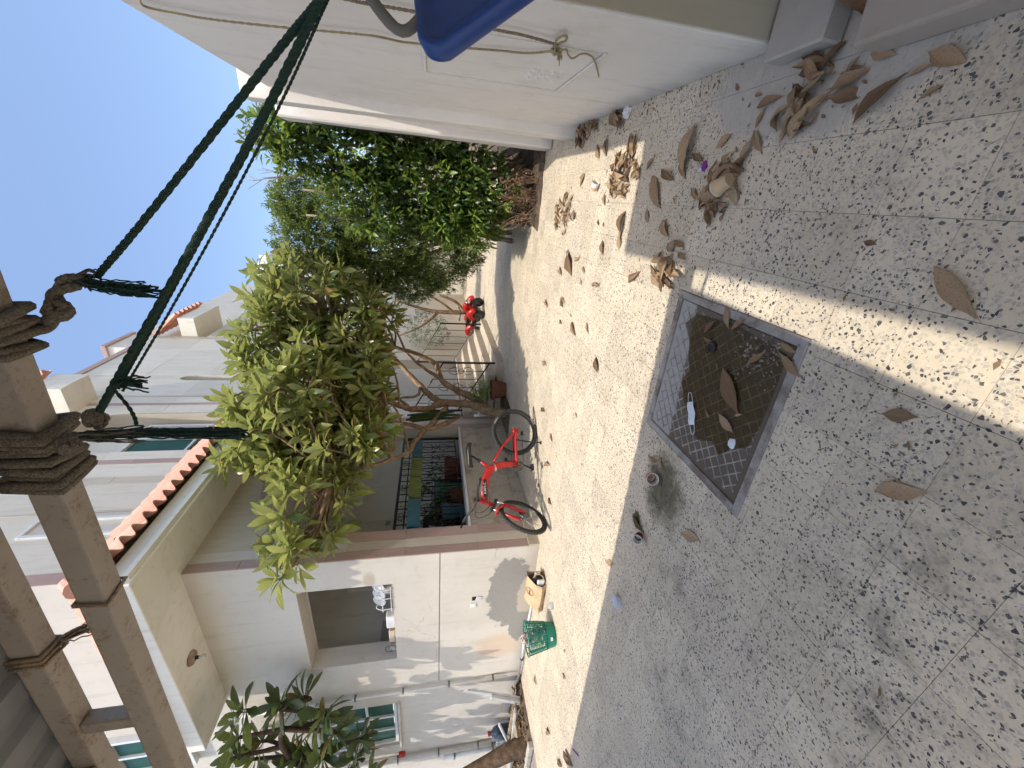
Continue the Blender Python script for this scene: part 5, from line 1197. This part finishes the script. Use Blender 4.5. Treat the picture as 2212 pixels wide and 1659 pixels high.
for k, m in enumerate(('film_clear', 'cup_red', 'paper_kraft', 'plastic_white', 'trash_mix', 'film_clear', 'cup_red', 'trash_mix')):
    bl = bmesh.new(); bmesh.ops.create_icosphere(bl, subdivisions=2, radius=.065)
    for v in bl.verts: v.co = v.co*rr.uniform(.65, 1.2)
    bmesh.ops.transform(bl, matrix=BM @ Matrix.Translation((rr.uniform(-.065, .065), rr.uniform(-.065, .065), .12+.036*k)), verts=bl.verts); me = bpy.data.meshes.new('rubbish'); bl.to_mesh(me); bl.free(); me.materials.append(MATS[m]); link('rubbish', me, bn)
MB().tube([BM @ Vector((.02, .02, .33)), BM @ Vector((.06, -.03, .43))], .006, 6).build('straw', 'black_plastic', bn)
t = thing('plastic_cup', 'clear plastic cup lying on the paving behind the green bin', 'cup', (-4.72, 3.25, 0)); M = Matrix.Translation((-4.70, 3.22, .04)) @ Matrix.Rotation(R(92), 4, 'Y') @ Matrix.Rotation(.5, 4, 'X')
MB().lathe([(0, 0), (.028, 0), (.04, .10), (.043, .10), (.043, .105)], 18, M).build('cup', 'film_clear', t, smooth=True); MB().lathe([(.0, .1051), (.043, .105), (.04, .115), (0, .118)], 18, M).build('lid', 'film_clear', t, smooth=True)

pb = thing('paper_bag', 'brown paper carrier bag lying on its side against the white wall', 'bag', (-4.9, 3.62, 0))
bx = [-5.16, -4.62]
def bag():
    mb = MB(); rr = random.Random(9)
    sec = [(3.50, .005), (3.47, .07), (3.53, .135), (3.67, .225), (3.73, .21), (3.72, .005)]
    n = 7
    for i in range(n):
        x = lerp(bx[0], bx[1], i/(n-1)); s = 1+.03*math.sin(i*2.1)
        for (y, z) in sec: mb.v.append((x+rr.uniform(-.014, .014)+(.03*(z/.2) if i == 0 else 0)-(.04*abs(math.sin(z*14)) if i == n-1 else 0), 3.6+(y-3.6)*s+rr.uniform(-.013, .013), max(.003, z*s+rr.uniform(-.014, .014))))
    k = len(sec)
    for i in range(n-1):
        for j in range(k): q = (j+1) % k; mb.f.append((i*k+j, i*k+q, (i+1)*k+q, (i+1)*k+j))
    mb.f.append(tuple(range(k))); mb.open = True; return mb
bo = bag().build('bag', 'paper_kraft', pb)
nrm = Vector((0, -.225+.135, .14)).normalized(); c0 = Vector((-4.86, 3.60, .182)); uy = Vector((0, .14, .09)).normalized(); nf = Vector((1, 0, 0)).cross(uy).normalized()
if nf.z < 0: nf = -nf
LM = Matrix((Vector((1, 0, 0)), uy, nf)).transposed().to_4x4(); LM.translation = c0+nf*.012
MB().torus(.062, .0035, 26, 5, LM).tube([LM @ Vector(p) for p in bez([(-.055, -.018, 0), (-.04, .012, 0), (-.03, -.012, 0), (-.012, .014, 0), (-.004, -.01, 0), (.014, .014, 0), (.024, -.008, 0), (.055, .02, 0)], 3)], .0035, 4).build('print', 'print_brown', pb)
MB().tube(bez([(-4.63, 3.62, .16), (-4.54, 3.60, .12), (-4.55, 3.56, .05), (-4.63, 3.54, .04)], 4), .006, 6).build('handle', 'paper_kraft', pb, smooth=True)
for k, m in enumerate(('plastic_white', 'void_black', 'foil')): MB().box(-4.74, -4.60+.02*k, 3.53+.05*k, 3.57+.05*k, .02+.02*k, .12+.01*k, Matrix.Identity(4)).build('rubbish', m, pb, bevel=.01)
# aluminium pole at the foot of the wall
pl = thing('aluminium_pole', 'long silver pole lying along the foot of the white wall behind the bin', 'pole', (-6.6, 3.9, 0))
MB().tube([(-5.62, 3.90, .02), (-6.35, 3.91, .035)], .018, 10).build('thin_tube', 'plastic_white', pl, smooth=True); MB().tube([(-6.35, 3.91, .035), (-7.75, 3.90, .06)], .022, 10).build('thick_tube', 'aluminium_pole', pl, smooth=True)
for x in (-6.38, -6.9, -7.4): MB().tube([(x, 3.91, .04), (x-.06, 3.91, .043)], .028, 10).build('collar', 'black_plastic', pl, smooth=True)

# ------------------------------------------------------------------ debris corner at the left
t = thing('broken_panel', 'grey broken furniture panel leaning on the white wall at the debris corner', 'panel', (-7.7, 3.7, 0))
M = Matrix.Translation((-7.72, 3.70, 0)) @ Euler((R(-14), R(4), R(-12))).to_matrix().to_4x4()
MB().prism([(-.10, 0), (.10, 0), (.11, .35), (.05, .95), (-.05, 1.02), (-.06, .55), (-.09, .5)], 'y', -.03, .0).build('board', 'wood_grey', t) ; t.children[0].matrix_basis = M; t.children[0].matrix_parent_inverse = Matrix.Translation(t.location).inverted()
MB().box(-.02, .10, -.09, -.032, .05, .55).build('leg_block', 'wood_grey', t, bevel=.01); t.children[1].matrix_basis = M; t.children[1].matrix_parent_inverse = Matrix.Translation(t.location).inverted()
for k, (x0, y0, z0, x1, y1, z1, w, lab) in enumerate(((-7.9, 3.35, .12, -9.6, 3.5, .16, .09, 'thick old wooden beam lying in the debris under the frangipani'), (-7.7, 3.55, .15, -8.9, 3.25, .22, .05, 'grey wooden board lying across the debris heap'), (-8.0, 3.75, .10, -9.3, 3.8, .12, .07, 'weathered plank against the wall behind the debris'))):
    a, b = Vector((x0, y0, z0)), Vector((x1, y1, z1)); d = (b-a).normalized(); M = frame(d, .2*k); M.translation = a
    tag(MB().box(0, (b-a).length, -w, w, -w*.45, w*.45, M).build('wooden_plank', 'wood_old' if k != 1 else 'wood_grey', bevel=.008), lab, 'plank', 'planks in the debris corner')
tag(MB().tube([(-7.95, 3.5, .42), (-8.6, 3.3, .13)], .022, 9).build('white_stick', 'plastic_white'), 'pale stick leaning over the debris under the frangipani', 'stick')
bt_ = thing('water_bottle', 'large dark blue water bottle with red cap against the wall in the debris', 'bottle', (-9.0, 3.84, .09))
MB().lathe([(0, .0), (.115, 0), (.12, .03), (.115, .05), (.12, .07), (.115, .12), (.12, .17), (.115, .22), (.09, .30), (.035, .355), (.035, .38), (0, .38)], 22, Matrix.Translation((-9.0, 3.84, .09))).build('body', 'bottle_blue', bt_, smooth=True); MB().lathe([(0, .38), (.04, .38), (.04, .415), (0, .415)], 16, Matrix.Translation((-9.0, 3.84, .09))).build('cap', 'red_sticker', bt_)
for k in range(3):
    M = Matrix.Translation((-9.2-.10*k, 3.78, .10)); t = thing('drink_bottle', ('clear small bottle next to the dark water bottle', 'clear small bottle in the middle of the row by the wall', 'clear small bottle farthest from the dark water bottle')[k], 'bottle', (-9.2-.10*k, 3.78, .10), 'small bottles by the wall')
    MB().lathe([(0, 0), (.035, 0), (.035, .15), (.015, .20), (.015, .22), (0, .22)], 14, M).build('body', 'film_clear', t, smooth=True); MB().lathe([(0, .22), (.018, .22), (.018, .24), (0, .24)], 12, M).build('cap', 'plastic_white', t)
db = MB(); db.open = True; rr = random.Random(12)
for k in range(420):
    p = Vector((rr.uniform(-10.3, -7.58), rr.uniform(3.04, 3.9), rr.uniform(.05, .13))); v, f = FIC[k % 3]; db.add(v, f, Matrix.Translation(p) @ frame(Vector((rr.gauss(0, 1), rr.gauss(0, 1), rr.gauss(0, .3))), rr.uniform(-1, 1)) @ Matrix.Scale(rr.uniform(.06, .16), 4))
tag(db.build('leaf_litter', 'leaf_dead', smooth=True), 'matted dead leaves and scraps covering the soil under the frangipani', 'leaf litter', kind='stuff')
for k in range(11):
    x = -7.5-.28*k; tag(MB().box(x-.26, x, 2.93, 3.02, 0, .06+rr.uniform(0, .02)).build('kerb_stone', 'concrete', bevel=.008), 'low concrete kerb piece edging the debris bed', 'kerb', 'kerb pieces edging the debris bed')

# ------------------------------------------------------------------ manhole
mh = thing('manhole_cover', 'square iron manhole cover with diamond grid, half under a brown puddle', 'manhole cover', ((MH[0]+MH[1])/2, (MH[2]+MH[3])/2, 0))
a, b, c, d = MH; a += .002; b -= .002; c += .002; d -= .002; W = .045
for q in ((a, b, c, c+W), (a, b, d-W, d), (a, a+W, c+W, d-W), (b-W, b, c+W, d-W)): MB().box(*q, -.012, .004).build('frame_bar', 'cover_iron', mh, bevel=.004)
MB().box(a+W+.006, b-W-.006, c+W+.006, d-W-.006, -.0125, -.004).build('plate', 'cover_plate', mh)
x0, x1, y0, y1 = a+W+.03, b-W-.03, c+W+.03, d-W-.03; s = -1.2
def clipline(k, sgn):       # x*1 + sgn*y = k, clipped to the plate
    pts = []
    for x in (x0, x1):
        y = (k-x)*sgn
        if y0 <= y <= y1: pts.append((x, y))
    for y in (y0, y1):
        x = k-sgn*y
        if x0 < x < x1: pts.append((x, y))
    return pts[:2] if len(pts) >= 2 else None
for sgn in (1, -1):
    k = -4.
    while k < 4:
        p = clipline(k, sgn)
        if p and math.dist(*p) > .03: MB().tube([(p[0][0], p[0][1], -.0035), (p[1][0], p[1][1], -.0035)], .0042, 5).build('grid_rib', 'cover_rib', mh)
        k += .077
pud = MB(); outl = []
for x, y in ((-.50, 1.36), (-.47, 1.7), (-.50, 2.02), (-.58, 2.10), (-.66, 2.02), (-.75, 1.99), (-.83, 1.94), (-.9, 1.99), (-1.0, 1.93), (-1.06, 1.86), (-1.13, 1.80), (-1.16, 1.70), (-1.10, 1.60), (-1.14, 1.52), (-1.05, 1.46), (-1.0, 1.38), (-.85, 1.355), (-.65, 1.352)): outl.append((x, y))
pud.v = [(x, y, .0010) for x, y in outl]; pud.f = [tuple(range(len(outl)))]
tag(pud.build('puddle', 'puddle_water'), 'brown shallow puddle of dirty water on the manhole cover', 'puddle')
gr = MB(); rr = random.Random(3)
for k in range(130):
    p = (-.56+rr.gauss(0, .07), 1.50+rr.gauss(0, .09), .0); r = rr.uniform(.003, .009); gr.lathe([(0, -r*.4), (r, -.1*r), (r*.8, r*.5), (0, r*.7)], 5, Matrix.Translation(p) @ Matrix.Rotation(rr.uniform(0, 6), 4, 'Z'))
tag(gr.build('gravel', 'pebble'), 'small gravel washed into the right corner of the manhole cover', 'gravel', kind='stuff')
mk = thing('face_mask', 'white face mask with ear loops lying on the manhole cover', 'face mask', (-1.05, 1.83, .004))
mm = MB(); mm.open = True; A0 = Vector((-.985, 1.845, 0)); B0 = Vector((-1.10, 1.775, 0)); u = (B0-A0).normalized(); w = Vector((-u.y, u.x, 0))
for i in range(7):
    t_ = i/6
    for j in range(5): q = j/4-.5; mm.v.append(tuple(A0.lerp(B0, t_)+w*q*(.052+.012*math.sin(math.pi*t_))+Vector((0, 0, .012+.010*math.cos(q*9)*.6+.004*math.sin(t_*9)))))
for i in range(6):
    for j in range(4): k = i*5+j; mm.f.append((k, k+5, k+6, k+1))
mm.build('mask', 'mask_white', mk, smooth=True)
for p, s in ((A0, -1), (B0, 1)): MB().tube(bez([p+w*.02+Vector((0, 0, .01)), p+u*s*.05+w*.012+Vector((0, 0, .01)), p+u*s*.05-w*.012+Vector((0, 0, .01)), p-w*.02+Vector((0, 0, .01))], 5), .0016, 4).build('ear_loop', 'mask_white', mk)
bc = MB().lathe([(0, 0), (.030, 0), (.032, .004), (.031, .014), (.026, .016), (.024, .012), (0, .012)], 22, Matrix.Translation((-.63, 1.815, -.003))).build('bottle_cap', 'black_plastic', smooth=False); tag(bc, 'round black plastic cap lying in the puddle', 'cap')
def crumple(name, label, cat, loc, r, m, seed, flat=.5):
    rr = random.Random(seed); bl = bmesh.new(); bmesh.ops.create_icosphere(bl, subdivisions=2, radius=r)
    for v in bl.verts: v.co *= rr.uniform(.6, 1.2); v.co.z = abs(v.co.z)*flat
    me = bpy.data.meshes.new(name); bl.to_mesh(me); bl.free(); me.materials.append(MATS[m]); o = link(name, me); o.location = loc; tag(o, label, cat); return o
crumple('tissue', 'small crumpled white tissue on the near side of the manhole cover', 'tissue', (-1.03, 1.47, .0), .03, 'mask_white', 1, .4)
crumple('paper_scrap', 'crumpled white paper scrap at the foot of the right wall', 'paper', (.70, 3.5, .0), .045, 'plastic_white', 2, .9)
crumple('candy_wrapper', 'purple and silver sweet wrapper among the leaves by the kraft cup', 'wrapper', (.27, 2.31, .0), .026, 'ribbon_purple', 3, .5); crumple('foil_scrap', 'silver foil scrap touching the purple wrapper', 'foil', (.255, 2.355, .0), .022, 'foil', 4, .5)
tag(MB().box(-.10, .10, -.008, .008, 0, .003, Matrix.Translation((-5.3, 1.97, .001)) @ Matrix.Rotation(R(-38), 4, 'Z')).build('ribbon', 'ribbon_purple'), 'short purple ribbon on the shaded paving at the left', 'ribbon')
def cup(name, label, loc, rot, r, h, body, band=None, inside=None, logo=None):
    t = thing(name, label, 'cup', loc, local=True, rot=rot)
    MB().lathe([(0, .004), (r*.74, .002), (r*.74, 0), (r*.76, 0), (r, h), (r*.97, h), (r*.74, .006)], 24).build('body', body, t, smooth=False)
    MB().torus(r*.99, .0022, 26, 6, Matrix.Translation((0, 0, h))).build('rim', 'cup_white', t, smooth=True)
    MB().lathe([(r*.955, h*.98), (r*.75, .008), (0, .0075)], 24).build('lining', 'cup_white', t, smooth=False)
    if band: MB().lathe([(lerp(r*.76, r, .02)+.0008, h*.02), (lerp(r*.76, r, .42)+.0008, h*.42)], 24).build('band', band, t)
    if inside: MB().lathe([(0, .0), (r*.5, .001), (r*.3, .002)], 12, Matrix.Translation((r*.2, 0, .009))).build('coffee_stain', inside, t)
    if logo:
        g = MB()
        for rad in (.030, .019): g.torus(rad, .0016, 22, 4)
        for k in range(9): a = 2*math.pi*k/9; g.box(-.003, .003, -.0012, .0012, -.001, .001, Matrix.Rotation(a, 4, 'Z') @ Matrix.Translation((.0245, 0, 0)))
        o = g.build('print', 'letter_white', t); o.matrix_basis = Matrix.Translation((0, -(r*.88)-.001, h*.5)) @ Matrix.Rotation(math.pi/2-.1, 4, 'X')
cup('paper_cup', 'brown kraft paper cup with round white print lying in the leaf heap', (.19, 2.0, .044), (R(84), R(0), R(-152)), .044, .085, 'paper_kraft', None, 'coffee', True)
cup('paper_cup', 'small pale paper cup with orange stain lying on the sunlit paving', (.16, 3.90, .038), (R(88), 0, R(60)), .036, .07, 'cup_white', 'paper_kraft', 'coffee')
cup('paper_cup', 'red paper cup tipped with its white inside facing up beside the wet patch', (-1.64, 1.98, .036), (R(72), 0, R(28)), .040, .08, 'cup_red', None, 'coffee')
cup('paper_cup', 'red and black paper cup tipped over left of the wet patch', (-2.13, 1.93, .024), (R(48), R(10), R(10)), .035, .075, 'black_plastic', 'cup_red')
t = thing('cup_lid', 'small clear and white tub on the shaded paving next to a brown leaf', 'tub', (-2.9, 1.97, 0)); MB().lathe([(0, 0), (.045, 0), (.055, .03), (.05, .032), (.04, .006), (0, .006)], 20, Matrix.Translation((-2.9, 1.97, 0))).build('tub', 'plastic_white', t); MB().lathe([(0, .034), (.052, .033), (.05, .04), (0, .042)], 20, Matrix.Translation((-2.9, 1.97, 0))).build('lid', 'plastic_bluegrey', t)

# ------------------------------------------------------------------ dry leaves on the paving
def dry_tpl(seed):
    rr = random.Random(seed); n = 9; v = []; f = []; shape = (.08, .30, .62, .88, 1., .95, .75, .42, .02)
    fold = rr.uniform(.25, 1.2); cu = rr.uniform(-.6, 1.0); tw_ = rr.uniform(-1.3, 1.3); W = rr.uniform(.34, .48)
    for i in range(n):
        t = i/(n-1); x = t-.5
        for j in range(5):
            q = (j-2)/2; w = W*.5*shape[i]; yy = q*w*(1-.3*fold*abs(q)); z = fold*abs(q)**1.4*w + cu*.16*math.sin(t*3.1)*.6 + rr.uniform(-.022, .022)
            a = tw_*(t-.5); v.append((x, yy*math.cos(a)-z*math.sin(a), yy*math.sin(a)+z*math.cos(a)))
    mz = min(p[2] for p in v); v = [(x, y, z-mz) for x, y, z in v]
    for i in range(n-1):
        for j in range(4): k = i*5+j; f.append((k, k+5, k+6, k+1))
    m = len(v); v += [(-.5, -.008, .02), (-.5, .008, .02), (-.66, 0, .01)]; f.append((m, m+1, m+2)); return v, f
dry = []; 
for k in range(16):
    v, f = dry_tpl(50+k); mb = MB(); mb.open = True; mb.add(v, f); dry.append(mb.mesh('dry_leaf', 'dry_leaf', smooth=True))
olive = dry[0].copy(); olive.materials.clear(); olive.materials.append(MATS['olive_leaf'])
LAB = {'sun': ('curled brown dry leaf lying singly on the sunlit paving', 'single dry leaves on the sunlit paving'), 'shade': ('brown dry leaf on the shaded paving near the kraft cup and right wall', 'single dry leaves in the shade at the right'), 'near': ('large brown dry leaf on the paving in front of the gate plinth', 'large dry leaves by the gate plinth'), 'cover': ('dry leaf floating or resting on the manhole cover', 'dry leaves on the manhole cover'), 'fg': ('flat brown dry leaf on the shaded foreground paving', 'single dry leaves on the foreground paving'), 'olive': ('twisted olive green leaf beside the tipped red and black cup', 'olive leaves by the red cup')}
OWN = {'fg': ['largest flat leaf, to the right of the light strip in the foreground', 'rolled tan leaf between the manhole cover and the frame edge', 'forked flat brown leaf nearest the camera in the foreground', 'small flat leaf left of the near corner of the manhole cover', 'thin leaf on the muddy patch farther from the red cup', 'thin leaf on the muddy patch beside the red cup', 'small crumpled leaf at the shadow edge near the clear tub', 'tiny leaf scrap in the shade right of the light strip'],
 'olive': ['longer olive green twisted leaf beside the red and black cup', 'shorter olive green leaf touching the longer olive leaf'],
 'near': ['long narrow rolled leaf lying before the pale plinth', 'curled tan leaf at the end of the long rolled leaf', 'broad flat leaf nearest the camera before the plinth', 'crumpled leaf lying closest to the pale plinth', 'crumpled lumpy leaf between the plinth and the jamb block', 'light curled leaf leading into the heap before the jamb block', 'twisted leaf standing left of the heap before the jamb block', 'narrow leaf pointing from the jamb heap to the kraft cup', 'folded leaf between the kraft cup and the jamb heap', 'small leaf scrap at the foot of the right wall by the jamb', 'leaf leaning against the very large folded leaf', 'sliver of leaf at the wall foot before the jamb block'],
 'cover': ['small leaf at the far side of the manhole cover near the dry strip', 'pale pointed leaf on the far right of the manhole cover', 'torn pale leaf beside the black cap on the cover', 'reddish leaf on the far right frame of the manhole cover', 'broad brown leaf in the middle of the puddle', 'long pale leaf with stalk in the centre of the puddle', 'large dull leaf over the right corner of the manhole frame', 'narrow folded leaf beside the white tissue on the cover', 'dull leaf next to the gravel in the cover corner', 'leaf scrap touching the white face mask', 'tiny leaf bit below the black cap', 'thin curled leaf at the stalk of the long pale leaf']}
MARK = [((-3.4, 4.4), 'the bicycle'), ((-4.93, 3.02), 'the green bin'), ((-7.0, 2.8), 'the debris corner'), ((-.4, 2.5), 'the manhole cover'), ((.2, 5.6), 'the dark shrub'), ((.14, 3.9), 'the pale paper cup'), ((-1.5, 4.9), 'the tree shadow'), ((-1.9, 3.4), 'the middle of the yard')]
rr = random.Random(77); cnt = {}
for x, y, l, an, tg in DRY:
    k = cnt.get(tg, 0); cnt[tg] = k+1
    o = link('dry_leaf', olive if tg == 'olive' else rr.choice(dry)); o.location = (x, y, .003 if tg != 'cover' else .005)
    o.rotation_euler = (rr.uniform(-.1, .1), rr.uniform(-.08, .08), an+(0 if rr.random() < .5 else math.pi)); s = max(l, .05); o.scale = (s, s*rr.uniform(.75, 1.25), s*(rr.uniform(.5, 1.) if tg not in ('fg', 'cover') else rr.uniform(.25, .5)))
    lab, grp = LAB[tg]
    if tg in OWN and k < len(OWN[tg]): lab = OWN[tg][k]
    elif tg == 'sun':
        mk_ = min(MARK, key=lambda q: math.hypot(q[0][0]-x, q[0][1]-y))[1]; lab = 'curled brown dry leaf lying singly on the sunlit paving near '+mk_; grp = 'single dry leaves near '+mk_
    tag(o, lab, 'leaf', grp)
HL = {'wall': 'dry leaf in the heap swept into the foot of the right wall', 'wallbag': 'dry leaf in the small heap by the paper scrap at the wall', 'big': 'dry leaf in the large heap at the shadow edge beside the right wall', 'long': 'dry leaf in the long heap on sunlit paving near the dark shrub', 'corner': 'dry leaf in the heap at the far corner of the manhole cover', 'cup': 'dry leaf in the heap under the kraft paper cup', 'block': 'dry leaf in the heap before the grey jamb block'}
HG = {k: v.replace('dry leaf in', 'leaves of') for k, v in HL.items()}
for x, y, rx, ry, n, tg in HEAPS:
    for k in range(n):
        q = rr.uniform(0, 1)**.6; a = rr.uniform(0, 6.283); px, py = x+rx*q*math.cos(a), y+ry*q*math.sin(a)
        if px > .72 and py > 2.1: px = .72
        if MH[0] < px < MH[1]+.02 and MH[2] < py < MH[3] and tg == 'corner': py = MH[3]+rr.uniform(.01, .12)
        o = link('dry_leaf', rr.choice(dry)); s = rr.uniform(.08, .165) if k % 4 else rr.uniform(.03, .07)
        o.location = (px, py, .004+.055*(1-q)*rr.random()); o.rotation_euler = (rr.uniform(-.6, .6), rr.uniform(-.35, .35), rr.uniform(0, 6.283)); o.scale = (s, s*rr.uniform(.8, 1.2), s); tag(o, HL[tg], 'leaf', HG[tg])
t = link('dry_leaf', dry[5]); t.location = (.70, 1.56, .07); t.rotation_euler = (.9, R(-20), R(42)); t.scale = (.42, .22, .34); tag(t, 'very large folded brown leaf propped against the grey jamb block', 'leaf')

# crumbs of broken leaf and grit gathered along the wall and round the heaps
cb = MB(); cb.open = True; rr = random.Random(31)
spots_ = [(x, y, rx*1.5, ry*1.5, 26) for x, y, rx, ry, n, tg in HEAPS] + [(.70, 2.4+.3*k, .07, .2, 16) for k in range(9)] + [(-1.5, 2.0, .3, .2, 40), (-2.0, 3.0, 1.6, 1.2, 60), (-.3, 1.0, .5, .6, 20), (-5.6, 3.9, 1.2, .05, 50)]
for x, y, rx, ry, n in spots_:
    for k in range(n):
        p = Vector((min(x+rr.gauss(0, rx*.6), .755), y+rr.gauss(0, ry*.6), .003)); s = rr.uniform(.006, .020); a = rr.uniform(0, 6.28); d = Vector((math.cos(a), math.sin(a), 0))*s; e = Vector((-math.sin(a), math.cos(a), rr.uniform(.1, .6)))*s*.5
        if MH[0] < p.x < MH[1] and MH[2] < p.y < MH[3]: continue
        cb.quad(p-d, p+e, p+d, p-e*.6)
tag(cb.build('leaf_crumbs', 'leaf_dead'), 'fine crumbs of broken dry leaf scattered over the paving', 'leaf crumbs', kind='stuff')
